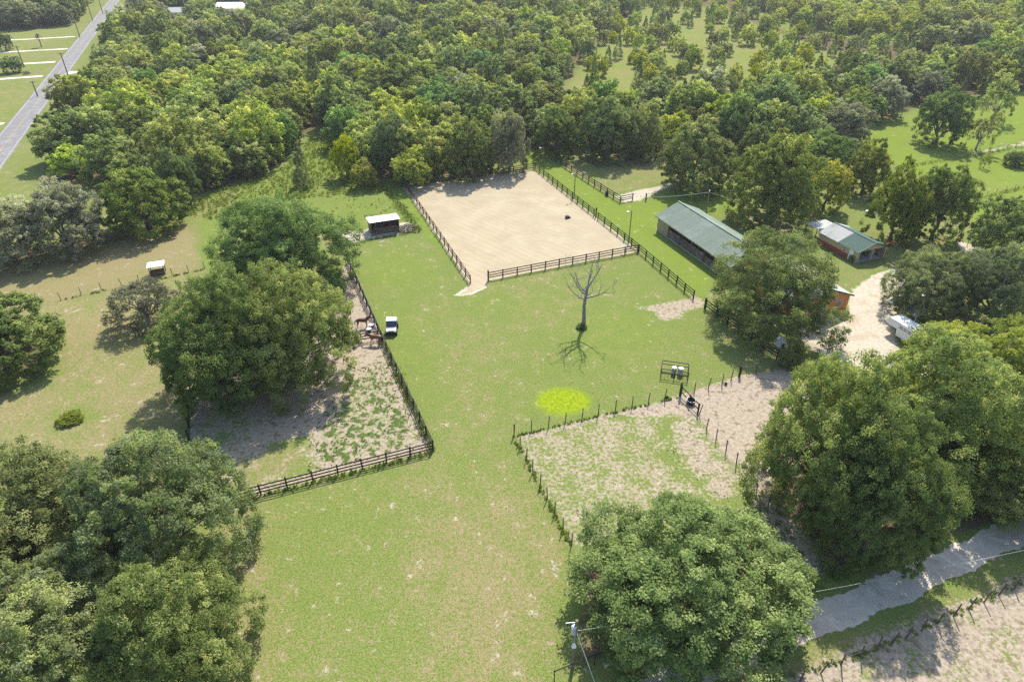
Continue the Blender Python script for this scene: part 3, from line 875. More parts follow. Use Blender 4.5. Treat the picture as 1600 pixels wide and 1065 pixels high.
def woodland(rest):
    pc = bpy.data.collections.new('woodland_kinds')
    keys = sorted(k for k in PROTO if k.startswith('far_'))
    for i, k in enumerate(keys):
        cm, tm = PROTO[k]
        o = bpy.data.objects.new('tree_kind_%02d' % i, cm)
        pc.objects.link(o)
    me = bpy.data.meshes.new('woodland')
    n = len(rest)
    me.vertices.add(n)
    me.vertices.foreach_set('co', np.array([(q[0], q[1], 0) for q in rest], dtype=np.float32).ravel())
    a = me.attributes.new('kind_index', 'INT', 'POINT'); a.data.foreach_set('value', np.array([keys.index('far_' + q[4]) for q in rest], dtype=np.int32))
    a = me.attributes.new('size', 'FLOAT_VECTOR', 'POINT'); a.data.foreach_set('vector', np.array([(q[2], q[2], q[3]) for q in rest], dtype=np.float32).ravel())
    a = me.attributes.new('turn', 'FLOAT_VECTOR', 'POINT'); a.data.foreach_set('vector', np.array([(0, 0, q[5]) for q in rest], dtype=np.float32).ravel())
    o = link(bpy.data.objects.new('woodland', me))
    tag(o, 'far woodland of mixed green trees fading towards the top', 'woodland', kind='stuff')
    ng = bpy.data.node_groups.new('woodland', 'GeometryNodeTree')
    ng.interface.new_socket('Geometry', in_out='INPUT', socket_type='NodeSocketGeometry')
    ng.interface.new_socket('Geometry', in_out='OUTPUT', socket_type='NodeSocketGeometry')
    N = ng.nodes
    gi, go = N.new('NodeGroupInput'), N.new('NodeGroupOutput')
    ip = N.new('GeometryNodeInstanceOnPoints')
    ci = N.new('GeometryNodeCollectionInfo'); ci.inputs['Collection'].default_value = pc
    ci.inputs['Separate Children'].default_value = True; ci.inputs['Reset Children'].default_value = True
    def na(nm, ty):
        q = N.new('GeometryNodeInputNamedAttribute'); q.data_type = ty; q.inputs[0].default_value = nm
        return q.outputs[0]
    L = ng.links.new
    L(gi.outputs[0], ip.inputs['Points']); L(ci.outputs[0], ip.inputs['Instance'])
    ip.inputs['Pick Instance'].default_value = True
    L(na('kind_index', 'INT'), ip.inputs['Instance Index'])
    e2r = N.new('FunctionNodeEulerToRotation'); L(na('turn', 'FLOAT_VECTOR'), e2r.inputs[0]); L(e2r.outputs[0], ip.inputs['Rotation'])
    L(na('size', 'FLOAT_VECTOR'), ip.inputs['Scale'])
    L(ip.outputs[0], go.inputs[0])
    o.modifiers.new('woodland', 'NODES').node_group = ng
woodland(rest)
print('trees: scattered', len(recs), 'single', n_ind, 'rest', len(rest))
# ------------------------------------------------------------------ plain materials
paint('black_fence', (0.022, 0.020, 0.019), .7, .4, 6)
paint('brown_fence', (0.085, 0.048, 0.036), .8, .4, 6)
paint('grey_post', (0.115, 0.095, 0.078), .9, .45, 5)
paint('pole_wood', (0.20, 0.155, 0.11), .9, .35, 4)
paint('wire_metal', (0.16, 0.15, 0.14), .6, .2, 5)
paint('green_roof', (0.160, 0.200, 0.155), .7, .30, .8, spec=.2, stain=(0.235, 0.265, 0.215))
paint('pale_roof', (0.40, 0.40, 0.37), .85, .2, 1.2, spec=.1, stain=(0.28, 0.30, 0.27))
paint('teal_roof', (0.085, 0.130, 0.108), .85, .25, 1.0, spec=.08, stain=(0.09, 0.17, 0.15))
paint('green_trim', (0.03, 0.105, 0.075), .5, .2, 3)
paint('tan_siding', (0.46, 0.37, 0.215), .75, .16, 1.5)
paint('red_wainscot', (0.33, 0.075, 0.045), .7, .3, 1.5)
paint('orange_wall', (0.58, 0.235, 0.085), .75, .2, 1.5)
paint('white_metal', (0.78, 0.78, 0.77), .4, .1, 2, spec=.5)
paint('white_roof', (0.82, 0.82, 0.81), .45, .06, 2, spec=.5)
paint('barn_plank', (0.145, 0.105, 0.085), .9, .5, 2.5, stain=(0.23, 0.18, 0.14))
paint('barn_board', (0.36, 0.285, 0.165), .9, .3, 2, stain=(0.25, 0.195, 0.13))
paint('shed_plank', (0.125, 0.088, 0.07), .9, .4, 2.5)
paint('concrete', (0.42, 0.40, 0.37), .9, .25, 2)
paint('black_rubber', (0.018, 0.018, 0.018), .8, .3, 4)
paint('dark_plastic', (0.03, 0.032, 0.036), .6, .2, 4)
paint('grey_metal', (0.30, 0.31, 0.32), .45, .2, 4, metal=.3)
paint('glass_dark', (0.012, 0.020, 0.045), .12, .1, 1, spec=.8)
paint('window_glass', (0.03, 0.04, 0.05), .1, .1, 1, spec=.8)
paint('horse_bay', (0.105, 0.040, 0.020), .55, .3, 5)
paint('horse_chestnut', (0.190, 0.078, 0.038), .55, .3, 5)
paint('horse_hair', (0.022, 0.014, 0.010), .7, .3, 6)
paint('blue_plastic', (0.035, 0.06, 0.13), .5, .2, 4)
paint('lamp_glass', (0.65, 0.65, 0.62), .3, .1, 2)
paint('galvanised', (0.47, 0.48, 0.49), .45, .2, 3, metal=.4)
paint('palm_leaf', (0.085, 0.105, 0.05), .6, .4, 3)
paint('orange_plastic', (0.62, 0.16, 0.04), .6, .3, 3)

# ------------------------------------------------------------------ fences
def post_mesh(name, w, h, mat):
    m = MB(); m.box((0, 0, h / 2 - .05), (w, w, h + .1 - .04))
    m.add([(-w / 2, -w / 2, h - .02), (w / 2, -w / 2, h - .02), (w / 2, w / 2, h - .02), (-w / 2, w / 2, h - .02), (0, 0, h + .025)], [(0, 1, 4), (1, 2, 4), (2, 3, 4), (3, 0, 4)])
    return m.mesh(name, mat)
def round_post(name, r, h, mat):
    return MB().tube([(0, 0, -.1), (0, 0, h * .5), (0, 0, h)], [r, r * .97, r * .88], 8).mesh(name, mat, False)
PM = {}
for mk in ('black_fence', 'brown_fence'):
    PM[mk, 'post'] = post_mesh('post', .15, 1.5, mk)
    PM[mk, 'rail'] = MB().box((.5, 0, 0), (1, .045, .15)).mesh('rail', mk)
PM['grey_post', 'post'] = round_post('post', .06, 1.62, 'grey_post')
PM['grey_post', 'rail'] = MB().tube([(0, 0, 0), (1, 0, 0)], .006, 4).mesh('wire', 'wire_metal')
PM['grey_post', 'low'] = round_post('post', .05, 1.25, 'grey_post')
PM['pipe', 'post'] = round_post('post', .045, 1.45, 'black_fence')
PM['pipe', 'rail'] = MB().tube([(0, 0, 0), (1, 0, 0)], .05, 6).mesh('rail', 'black_fence')
def fence(name, label, pts, kind, heights, spacing=2.5, group=None, post='post', px=True, wires=None, lean=.02, rail_name='rail', off=.09):
    w = [P(*q) for q in pts] if px else [np.array(q) for q in pts]
    e = empty(name, (w[0][0], w[0][1], 0))
    tag(e, label, 'fence', group)
    o0 = np.array((w[0][0], w[0][1]))
    rr = random.Random(label)
    for i in range(len(w) - 1):
        a, b = w[i], w[i + 1]
        L = np.hypot(*(b - a)); n = max(1, round(L / spacing))
        ang = math.atan2(b[1] - a[1], b[0] - a[0])
        nv = np.array((-(b - a)[1], (b - a)[0])) / L
        for k in range(n + (1 if i == len(w) - 2 else 0)):
            p = a + (b - a) * k / n - o0
            o = inst('post', PM[kind, post], e, (p[0], p[1], 0), rot=(rr.gauss(0, lean), rr.gauss(0, lean), ang), scale=(1, 1, rr.uniform(.96, 1.05)))
        for k in range(n):
            p = a + (b - a) * k / n - o0
            for h in heights:
                dz = rr.gauss(0, .012)
                inst(rail_name, PM[kind, 'rail'], e, (p[0] + nv[0] * off, p[1] + nv[1] * off, h + dz), rot=(0, -rr.gauss(0, .006), ang), scale=(L / n * 1.0, 1, 1))
    return e
R3 = (.45, .87, 1.30)
fence('board_fence', 'brown three-rail fence along the left side of the sand arena', [(634, 294), (735, 443)], 'brown_fence', R3)
fence('board_fence', 'brown three-rail fence along the shaded back of the sand arena', [(634, 293), (834, 265)], 'brown_fence', R3)
fence('board_fence', 'brown three-rail fence along the near end of the sand arena', [(763, 438), (996, 394)], 'brown_fence', R3)
fence('board_fence', 'dark three-rail fence between the arena back corner and its side gate', [(836, 265), (928, 338)], 'black_fence', R3)
fence('board_fence', 'dark three-rail fence from the arena side gate down towards the oak by the cottage', [(934, 343), (998, 394), (1083, 467)], 'black_fence', R3)
fence('board_fence', 'black rail fence running under the cottage oak to the sandy paddock', [(1102, 482), (1234, 577)], 'black_fence', R3)
fence('board_fence', 'black rail fence along the back paddock behind the arena', [(868, 253), (969, 317), (988, 313)], 'black_fence', R3)
fence('board_fence', 'black rail fence on the right side of the dirt paddock by the utility cart', [(544, 412), (597, 533)], 'black_fence', (.35, .67, .99, 1.33))
fence('board_fence', 'black rail fence overgrown with weeds on the right of the dirt paddock', [(597, 533), (677, 704)], 'black_fence', (.45, .87, 1.30))
fence('board_fence', 'black rail fence along the near edge of the dirt paddock', [(677, 704), (366, 783), (250, 812)], 'black_fence', (.45, .87, 1.30), 2.6)
fence('board_fence', 'short pale-backed rail fence crossing in front of the chestnut horse', [(500, 545), (596, 530)], 'black_fence', R3)
fence('board_fence', 'black rail fence seen end-on in the shade left of the dirt paddock', [(299, 612), (296, 688)], 'black_fence', R3)
fence('board_fence', 'short rail fence peeking out left of the dark oaks', [(296, 462), (360, 448)], 'brown_fence', R3)
fence('board_fence', 'short three-rail panel holding the black tub in the sandy paddock', [(1063, 618), (1090, 646)], 'black_fence', (.55, 1.25), 2.2)
fence('wire_fence', 'wire fence on grey posts down the left of the sparse grass paddock', [(803, 681), (893, 851), (930, 930)], 'grey_post', (.3, .75, 1.2, 1.5), 2.05, rail_name='wire', off=.07, lean=.03)
fence('wire_fence', 'wire fence on grey posts between the vivid patch and the sandy paddocks', [(803, 680), (935, 648), (1063, 618)], 'grey_post', (.3, .75, 1.2, 1.5), 2.05, rail_name='wire', off=.07, lean=.03)
fence('wire_fence', 'wire fence on grey posts behind the bare sandy paddock', [(1063, 618), (1128, 601), (1156, 587), (1230, 577)], 'grey_post', (.3, .75, 1.2, 1.5), 1.9, rail_name='wire', off=.07, lean=.03)
fence('wire_fence', 'wire fence on leaning posts between sparse grass and bare sand', [(1092, 648), (1104, 669), (1150, 726), (1200, 790)], 'grey_post', (.3, .75, 1.2, 1.5), 1.85, rail_name='wire', off=.07, lean=.07)
fence('wire_fence', 'low wire fence along the near edge of the straw field', [(-30, 496), (95, 468), (190, 446), (320, 420)], 'grey_post', (.4, .8, 1.15), 2.6, post='low', rail_name='wire', off=.06, lean=.05)
fence('wire_fence', 'wire fence in front of the run-in shed', [(524, 386), (655, 362)], 'grey_post', (.4, .8, 1.15), 2.3, post='low', rail_name='wire', off=.06)
fence('wire_fence', 'weedy wire fence between run-in shed and arena', [(602, 292), (655, 362)], 'grey_post', (.4, .8, 1.15), 2.6, post='low', rail_name='wire', off=.06)
fence('wire_fence', 'wire fence beside the pale cattle track in the right pasture', [(1468, 250), (1530, 241), (1640, 222)], 'grey_post', (.4, .8, 1.2), 3.2, post='low', rail_name='wire', off=.06)
fence('wire_fence', 'wire fence across the right pasture above the dark corner oak', [(1525, 312), (1640, 284)], 'grey_post', (.4, .8, 1.2), 3.2, post='low', rail_name='wire', off=.06)
fence('wire_fence', 'short wire fence beside the pale farm track', [(1494, 378), (1545, 400)], 'grey_post', (.4, .8, 1.2), 2.4, post='low', rail_name='wire', off=.06)
fence('pipe_fence', 'black pipe fence along the near side of the lane verge by the power pole', [(866, 1064), (988, 1013), (1130, 960), (1262, 914), (1372, 872)], 'pipe', (1.38,), 3.0, off=0)
fence('wire_fence', 'wire fence with curved posts along the pale bottom right field', [(1180, 1085), (1250, 1064), (1345, 1026), (1440, 985), (1560, 930), (1680, 880)], 'grey_post', (.1, .75, 1.2, 1.5), 1.75, rail_name='wire', off=.07, lean=.06)
# tall gate posts
def gate_post(x, y, h, mat, label, w=.2):
    p = P(x, y)
    o = post_mesh('gate_post', w, h, mat)
    q = inst('gate_post', o, None, (p[0], p[1], 0), -AZ)
    return tag(q, label, 'post')
gate_post(1009, 313, 1.5, 'black_fence', 'lone black gate post behind the barn gateway')
gate_post(931, 339, 1.9, 'brown_fence', 'tall brown post at the arena side gate')
gate_post(763, 439, 1.9, 'brown_fence', 'tall brown post at the arena near gateway')
gate_post(1101, 481, 1.7, 'black_fence', 'black gate post under the left edge of the cottage oak')
gate_post(1062, 619, 2.0, 'black_fence', 'tall black post where the two sandy paddocks meet', .18)
gate_post(1155, 588, 1.6, 'black_fence', 'thick dark post at the shaded edge of the bare paddock', .22)

# ------------------------------------------------------------------ weeds: uncountable, one object
def weeds():
    g = np.random.default_rng(17)
    V_, Q_, T_ = [], [], []
    base = 0
    def tufts(c, h, n=9, size=.11, tint=.45):
        nonlocal base
        if len(c) == 0: return
        cc = np.concatenate((c, np.full((len(c), 1), h * .5)), 1)
        v, q, ta, _ = clump_leaves(cc, np.full(len(c), h * .75) * g.uniform(.6, 1.3, len(c)), n, size, g, up=.5, tint=np.clip(g.normal(tint, .2, len(c)), 0, 1))
        v[:, 2] = np.maximum(v[:, 2], .01)
        V_.append(v); Q_.append(q + base); T_.append(ta); base += len(v)
    def line(pts, wid, per_m, h, **k):
        w = [P(*q) for q in pts]
        for a, b in zip(w, w[1:]):
            L = np.hypot(*(b - a)); n = int(L * per_m)
            t = g.uniform(0, 1, n)[:, None]
            tufts(a + (b - a) * t + g.normal(0, wid, (n, 2)), h, **k)
    def area(poly, per_m2, h, thr=.0, **k):
        w = np.array([P(*q) for q in poly]); lo, hi = w.min(0), w.max(0)
        n = int((hi[0] - lo[0]) * (hi[1] - lo[1]) * per_m2)
        c = np.stack((g.uniform(lo[0], hi[0], n), g.uniform(lo[1], hi[1], n)), 1)
        c = c[sdf(c[:, 0], c[:, 1], w) < 0]
        if thr:
            f = np.sin(c[:, 0] * 1.3 + 2 * np.sin(c[:, 1] * .7)) * np.cos(c[:, 1] * 1.1 + 1.7 * np.sin(c[:, 0] * .9))
            c = c[f + g.normal(0, .25, len(c)) > thr]
        tufts(c, h, **k)
    line([(598, 536), (677, 704)], .22, 9, .42)
    line([(677, 706), (560, 736), (470, 758), (366, 785)], .2, 6, .3)
    line([(803, 683), (893, 853)], .14, 5, .24)
    line([(803, 682), (935, 650), (1063, 620)], .1, 4, .2)
    line([(602, 292), (655, 362)], .5, 8, .6, n=12)
    line([(545, 378), (655, 363)], .2, 3, .25)
    line([(95, 469), (320, 421)], .15, 3, .25)
    line([(1200, 1066), (1345, 1022), (1440, 982), (1600, 905)], .16, 4, .22, tint=.6)
    line([(1525, 312), (1640, 284)], .3, 4, .5)
    line([(1380, 268), (1470, 252), (1600, 230)], .4, 4, .5)
    line([(1186, 775), (1250, 870), (1262, 910)], 1.0, 8, .3)
    line([(985, 1040), (1100, 1005)], .5, 7, .35, tint=.7)
    line([(1262, 918), (1370, 876)], .35, 9, .3)
    area([(285, 335), (300, 312), (440, 265), (505, 196), (535, 240), (545, 285), (636, 284), (600, 300), (475, 312), (420, 330), (350, 345)], 1.6, .55, n=10, size=.17, tint=.62)
    area([(815, 258), (812, 238), (880, 228), (905, 236), (868, 250)], 1.6, .5, n=10, size=.15, tint=.75)
    area([(560, 575), (605, 560), (668, 690), (640, 705), (480, 738), (480, 690), (520, 620)], 5, .13, .25, n=7, size=.07)
    area([(470, 320), (604, 296), (640, 345), (520, 372)], 1.2, .22, .15, n=7, size=.10)
    area([(1020, 640), (1104, 668), (1190, 790), (1120, 780), (1010, 700)], 3, .1, .5, n=6, size=.06)
    v, q, ta = np.concatenate(V_), np.concatenate(Q_), np.concatenate(T_)
    me = np_mesh('weeds', v, q, ['weed_leaf'], {'tint': ta, 'moss': np.zeros(len(ta))})
    tag(link(bpy.data.objects.new('weeds', me)), 'rough green weeds along the fence lines and in the gaps', 'weeds', kind='stuff')
weeds()
def grass():
    g = np.random.default_rng(23)
    field = np.array([P(*q) for q in [(545, 412), (655, 364), (736, 446), (764, 440), (997, 396), (1083, 468), (1101, 482), (1232, 576), (1063, 616), (805, 678), (898, 860), (870, 1060), (860, 1110), (372, 1110), (372, 788), (680, 706), (600, 534)]])
    pad = np.array([P(*q) for q in [(815, 690), (1000, 650), (1090, 680), (1180, 790), (1150, 830), (900, 856)]])
    V_, Q_, T_, base = [], [], [], 0
    for poly, dens, tm in ((field, 11, .5), (pad, 6, .45)):
        lo, hi = poly.min(0), poly.max(0)
        n = int((hi[0] - lo[0]) * (hi[1] - lo[1]) * dens)
        c = np.stack((g.uniform(lo[0], hi[0], n), g.uniform(lo[1], hi[1], n)), 1)
        c = c[sdf(c[:, 0], c[:, 1], poly) < -.2]
        far = np.clip((95 - c[:, 1]) / 50, .25, 1)
        c = c[g.uniform(0, 1, len(c)) < far]
        zv = zone_values(c[:, 0], c[:, 1])
        c = c[zv['yel'] < .3]; zv = zone_values(c[:, 0], c[:, 1])
        tint = np.clip(.18 + .62 * zv['dry'] + .12 * zv['thin'] + g.normal(0, .17, len(c)), 0, 1)
        h = g.uniform(.008, .028, len(c))
        v, q, ta, _ = clump_leaves(np.concatenate((c, h[:, None] * .5), 1), h * 3.0, 4, .045, g, up=1.7, tint=tint)
        v[:, 2] = np.maximum(v[:, 2] * .5, .003)
        V_.append(v); Q_.append(q + base); T_.append(ta); base += len(v)
    ta = np.concatenate(T_)
    me = np_mesh('grass', np.concatenate(V_), np.concatenate(Q_), ['grass_tuft'], {'tint': ta, 'moss': np.zeros(len(ta))})
    tag(link(bpy.data.objects.new('grass', me)), 'short mottled grass tufts covering the mown field', 'grass', kind='stuff')
    print('grass quads', len(me.polygons))
grass()

# ------------------------------------------------------------------ buildings
RZ = -AZ
def loc2(o, x, y):
    return o + V * x + U * y
def roof_slope(parent, mats, x0, z0, x1, z1, y0, y1, w=.92, name='roof_panel'):
    """ribbed sheets laid side by side on one slope; each sheet is its own piece"""
    L = math.hypot(x1 - x0, z1 - z0); ang = math.atan2(z1 - z0, x1 - x0)
    n = max(1, round((y1 - y0) / w)); pw = (y1 - y0) / n
    ms = {}
    for k in range(n):
        mt = mats(k, n) if callable(mats) else mats
        if mt not in ms:
            m = MB(); m.box((L / 2, pw / 2, 0), (L, pw - .012, .025))
            for j in range(3):
                m.box((L / 2, pw * (j + .5) / 3, .022), (L - .01, .05, .022))
            ms[mt] = m.mesh(name, mt)
        inst(name, ms[mt], parent, (x0, y0 + k * pw, z0 + .02), rot=(0, -ang, 0))
def gable(m, w, z0, z1, y, t, mi=0, x0=0):
    """triangular end wall"""
    m.prism([(x0, z0), (x0 + w, z0), (x0 + w / 2, z1)], t, Matrix.Translation((0, y, 0)), mi)
# --- barn
def barn():
    Wd, Ln, He, Hr = 8.3, 21.5, 2.9, 4.75
    o = np.array((26.6, 113.4)) - U * Ln
    e = empty('barn', (o[0], o[1], 0), RZ)
    tag(e, 'long horse barn with weathered green metal roof and open stall windows', 'barn')
    wl = MB()
    wl.box((Wd - .08, Ln / 2, He / 2), (.16, Ln - .34, He))
    wl.box((Wd / 2, .08, He / 2), (Wd, .16, He)); wl.box((Wd / 2, Ln - .08, He / 2), (Wd, .16, He))
    gable(wl, Wd, He, Hr - .1, .0, .16); gable(wl, Wd, He, Hr - .1, Ln - .16, .16)
    wl.build('wall', 'barn_board', e)
    MB().box((Wd / 2, Ln / 2, .03), (Wd + .3, Ln + .3, .06)).build('floor_slab', 'concrete', e)
    bays = 6; bw = Ln / bays
    pm = MB().box((0, 0, He / 2), (.2, .2, He)).mesh('post', 'barn_plank')
    for k in range(1, bays):
        inst('post', pm, e, (.02, k * bw, 0))
    plank = MB().box((0, bw / 2, 0), (.06, bw - .22, .235)).mesh('plank', 'barn_plank')
    board = MB().box((0, 0, He / 2), (.05, .29, He - .1)).mesh('board', 'barn_board')
    for k in range(bays):
        if k == bays - 1:
            for j in range(11):
                inst('board', board, e, (.03 + .006 * (j % 2), k * bw + .26 + j * .30, .05))
        else:
            for j in range(6 if k != 1 else 5):
                inst('plank', plank, e, (.05 + random.uniform(-.012, .012), k * bw, .22 + j * .25))
        MB().box((Wd * .5, k * bw + .1, 1.1), (Wd - .6, .08, 2.1)).build('stall_partition', 'barn_plank', e)
    MB().box((.02, Ln / 2, He - .1), (.12, Ln - .4, .2)).build('header_beam', 'barn_plank', e)
    rf = MB()
    ov = .5; sl = (Hr - He) / (Wd / 2)
    rf.box((Wd / 2, Ln / 2, Hr + .06), (.36, Ln + .7, .05))
    rf = rf.build('roof', 'green_roof', e)
    rf['label'] = 'weathered pale green metal roof with ribbed sheets'
    roof_slope(rf, 'green_roof', -ov, He - ov * sl, Wd / 2, Hr, -.3, Ln + .3)
    roof_slope(rf, 'green_roof', Wd + ov, He - ov * sl, Wd / 2, Hr, -.3, Ln + .3)
    MB().box((-ov, Ln / 2, He - ov * sl - .06), (.04, Ln + .6, .14)).build('fascia', 'barn_board', e)
    # low lean-to rail behind
    MB().box((Wd + 2.2, Ln * .35, .7), (.1, 8, 1.4)).build('yard_wall', 'barn_plank', e)
barn()
# --- garage
def garage():
    He, Hr = 2.15, 3.25
    a, b, c = P(1342, 394.5, He), P(1279, 362, He), P(1381, 384, He)
    Ln = np.hypot(*(b - a)) - .3; Wd = 6.1
    o = a + V * .3 + U * .25
    e = empty('garage', (o[0], o[1], 0), RZ)
    tag(e, 'tan garage with red wainscot, green and white roof and two open bays', 'garage')
    wl = MB()
    wl.box((.08, Ln / 2, He / 2), (.16, Ln, He)); wl.box((Wd - .08, Ln / 2, He / 2), (.16, Ln, He))
    wl.box((Wd / 2, Ln - .08, He / 2), (Wd - .36, .16, He))
    gable(wl, Wd, He - .12, Hr - .08, .0, .14); gable(wl, Wd, He, Hr - .08, Ln - .14, .14)
    wl.build('wall', 'tan_siding', e)
    MB().box((Wd / 2, Ln / 2, .02), (Wd - .1, Ln - .1, .04)).build('floor_slab', 'concrete', e)
    wn_ = MB(); wn_.box((-.02, Ln / 2 + .95, .42), (.05, Ln - 1.95, .84)); wn_.box((Wd / 2, Ln + .02, .42), (Wd, .05, .84))
    wn_.build('wainscot', 'red_wainscot', e)
    d = MB().box((-.03, 1.35, .95), (.06, .9, 1.86)).build('door', 'white_metal', e)
    MB().box((-.075, 1.68, .95), (.05, .05, .05)).build('handle', 'grey_metal', d)
    w = MB().box((-.02, 2.85, 1.3), (.05, .62, .82)).build('window', 'white_metal', e)
    for s in (-1, 1):
        MB().box((-.05, 2.85, 1.3 + s * .19), (.03, .48, .3)).build('pane', 'window_glass', w)
    pm = MB().box((0, 0, He / 2), (.2, .2, He - .1)).mesh('post', 'tan_siding')
    for x in (.2, Wd / 2, Wd - .2):
        inst('post', pm, e, (x, -.02, 0))
    MB().box((Wd * .72, 2.2, .55), (1.3, 2.4, 1.1)).build('stored_bench', 'grey_metal', e)
    ov = .35; sl = (Hr - He) / (Wd / 2)
    rf = MB().box((Wd / 2, Ln / 2, Hr + .05), (.3, Ln + .6, .05)).build('roof', 'teal_roof', e)
    pick = lambda k, n: 'teal_roof' if k < n * .47 else 'pale_roof'  # sheets towards the far end take the paler roof colour
    roof_slope(rf, pick, -ov, He - ov * sl, Wd / 2, Hr, -.3, Ln + .3)
    roof_slope(rf, lambda k, n: 'teal_roof' if k < n * .85 else 'pale_roof', Wd + ov, He - ov * sl, Wd / 2, Hr, -.3, Ln + .3)
    tr = MB(); 
    for s in (0, 1):
        x0_, x1_ = (-ov, Wd / 2) if s == 0 else (Wd + ov, Wd / 2)
        ang = math.atan2(Hr - He + ov * sl, x1_ - x0_)
        L = math.hypot(x1_ - x0_, Hr - He + ov * sl)
        tr.box(((x0_ + x1_) / 2, -.33, (Hr + He - ov * sl) / 2), (L, .05, .2), M=Matrix.Rotation(-ang, 3, 'Y'))
    tr.build('gable_trim', 'green_trim', e)
    # flat lean-to roof at the far end
    lt = MB().box((Wd * .28, Ln + 1.75, He + .35), (4.4, 2.9, .07)).build('lean_to_roof', 'pale_roof', e)
    lp = MB().box((0, 0, 1.15), (.12, .12, 2.3)).mesh('post', 'barn_plank')
    for x, y in ((-.4, Ln + 3), (Wd * .5, Ln + 3), (-.4, Ln + .5)):
        inst('post', lp, e, (x, y, 0))
garage()
# --- cottage with orange gable
def cottage():
    He, Hr = 2.6, 4.4
    a, b = P(1250, 480, He), P(1332, 458, He)
    Wd = np.hypot(*(b - a)) - .9; Ln = 11.0
    o = a + V * .45 + U * .35
    e = empty('cottage', (o[0], o[1], 0), RZ)
    tag(e, 'orange walled cottage with pale metal roof and green trim under the oak', 'house')
    wl = MB()
    wl.box((.08, Ln / 2, He / 2), (.16, Ln - .34, He)); wl.box((Wd - .08, Ln / 2, He / 2), (.16, Ln - .34, He))
    wl.box((Wd / 2, .08, He / 2), (Wd, .16, He)); wl.box((Wd / 2, Ln - .08, He / 2), (Wd, .16, He))
    gable(wl, Wd, He, Hr - .08, 0, .15); gable(wl, Wd, He, Hr - .08, Ln - .15, .15)
    wl.build('wall', 'orange_wall', e)
    d = MB().box((Wd * .5, -.03, 1.02), (.95, .06, 2.04)).build('door', 'white_metal', e)
    MB().box((Wd * .5 + .36, -.08, 1.0), (.05, .05, .05)).build('handle', 'grey_metal', d)
    for x in (Wd * .22, Wd * .8):
        w = MB().box((x, -.03, 1.45), (1.1, .06, 1.1)).build('window', 'white_metal', e)
        for s in (-1, 1):
            MB().box((x + s * .26, -.07, 1.45), (.46, .03, .96)).build('pane', 'window_glass', w)
    ov = .45; sl = (Hr - He) / (Wd / 2)
    rf = MB().box((Wd / 2, Ln / 2, Hr + .05), (.32, Ln + .6, .05)).build('roof', 'green_trim', e)
    roof_slope(rf, 'pale_roof', -ov, He - ov * sl, Wd / 2, Hr, -.3, Ln + .3)
    roof_slope(rf, 'pale_roof', Wd + ov, He - ov * sl, Wd / 2, Hr, -.3, Ln + .3)
    tr = MB()
    for x0_, x1_ in ((-ov, Wd / 2), (Wd + ov, Wd / 2)):
        ang = math.atan2(Hr - He + ov * sl, x1_ - x0_); L = math.hypot(x1_ - x0_, Hr - He + ov * sl)
        tr.box(((x0_ + x1_) / 2, -.33, (Hr + He - ov * sl) / 2), (L, .05, .22), M=Matrix.Rotation(-ang, 3, 'Y'))
    tr.build('gable_trim', 'green_trim', e)
cottage()
# --- run-in shed
def run_in():
    z0, z1 = 2.55, 2.3
    o = P(577, 349, z0)
    e = empty('run_in_shed', (o[0], o[1], 0), RZ)
    tag(e, 'run-in shed with bright white metal roof and dark plank walls', 'shed')
    Wd, Ln = 5.6, 3.4
    wl = MB(); wl.box((Wd / 2, Ln - .2, z1 / 2), (Wd - .5, .08, z1 - .06)).box((.3, Ln / 2, z1 / 2), (.08, Ln - .7, z1 - .06)).box((Wd - .3, Ln / 2, z1 / 2), (.08, Ln - .7, z1 - .06))
    wl.build('wall', 'shed_plank', e)
    pl = MB().box((0, 0, 0), (4.3, .05, .24)).mesh('plank', 'shed_plank')
    for j in range(4):
        inst('plank', pl, e, (Wd / 2 + .35, .42 + .004 * j, .25 + j * .26))
    pm = MB().box((0, 0, z0 / 2), (.14, .14, z0 - .05)).mesh('post', 'grey_post')
    for x in (.3, 1.1, Wd - .3):
        inst('post', pm, e, (x, .3, 0))
    rf = MB().box((Wd / 2, Ln / 2, (z0 + z1) / 2 - .03), (Wd - .2, Ln - .2, .04), M=Matrix.Rotation(math.atan2(z1 - z0, Ln), 3, 'X')).build('roof', 'white_roof', e)
    n = 6; pw = Wd / n
    m = MB().box((pw / 2, Ln / 2, 0), (pw - .01, Ln, .025)).box((pw / 2, Ln / 2, .02), (.04, Ln, .02)).mesh('roof_panel', 'white_roof')
    for k in range(n):
        inst('roof_panel', m, rf, (k * pw, 0, z0 + .03), rot=(math.atan2(z1 - z0, Ln), 0, 0))
run_in()
# --- roofed hay feeder
def feeder():
    a = P(229, 419, 1.65)
    e = empty('hay_feeder', (a[0], a[1], 0), RZ)
    tag(e, 'small white roofed hay feeder on four posts in the straw field', 'feeder')
    MB().box((1.25, 1.0, 1.68), (2.55, 2.05, .05)).box((1.25, 1.0, 1.72), (.12, 2.05, .03)).build('roof', 'white_roof', e)
    pm = MB().box((0, 0, .83), (.12, .12, 1.66)).mesh('post', 'grey_post')
    for x in (.2, 2.3):
        for y in (.2, 1.8):
            inst('post', pm, e, (x, y, 0))
    t = MB(); t.box((1.25, .3, .45), (2.0, .06, .5)).box((1.25, 1.2, .45), (2.0, .06, .5)).box((.25, .75, .45), (.06, .84, .5)).box((2.25, .75, .45), (.06, .84, .5)).box((1.25, .75, .25), (1.94, .84, .06))
    t.build('trough', 'shed_plank', e)
feeder()
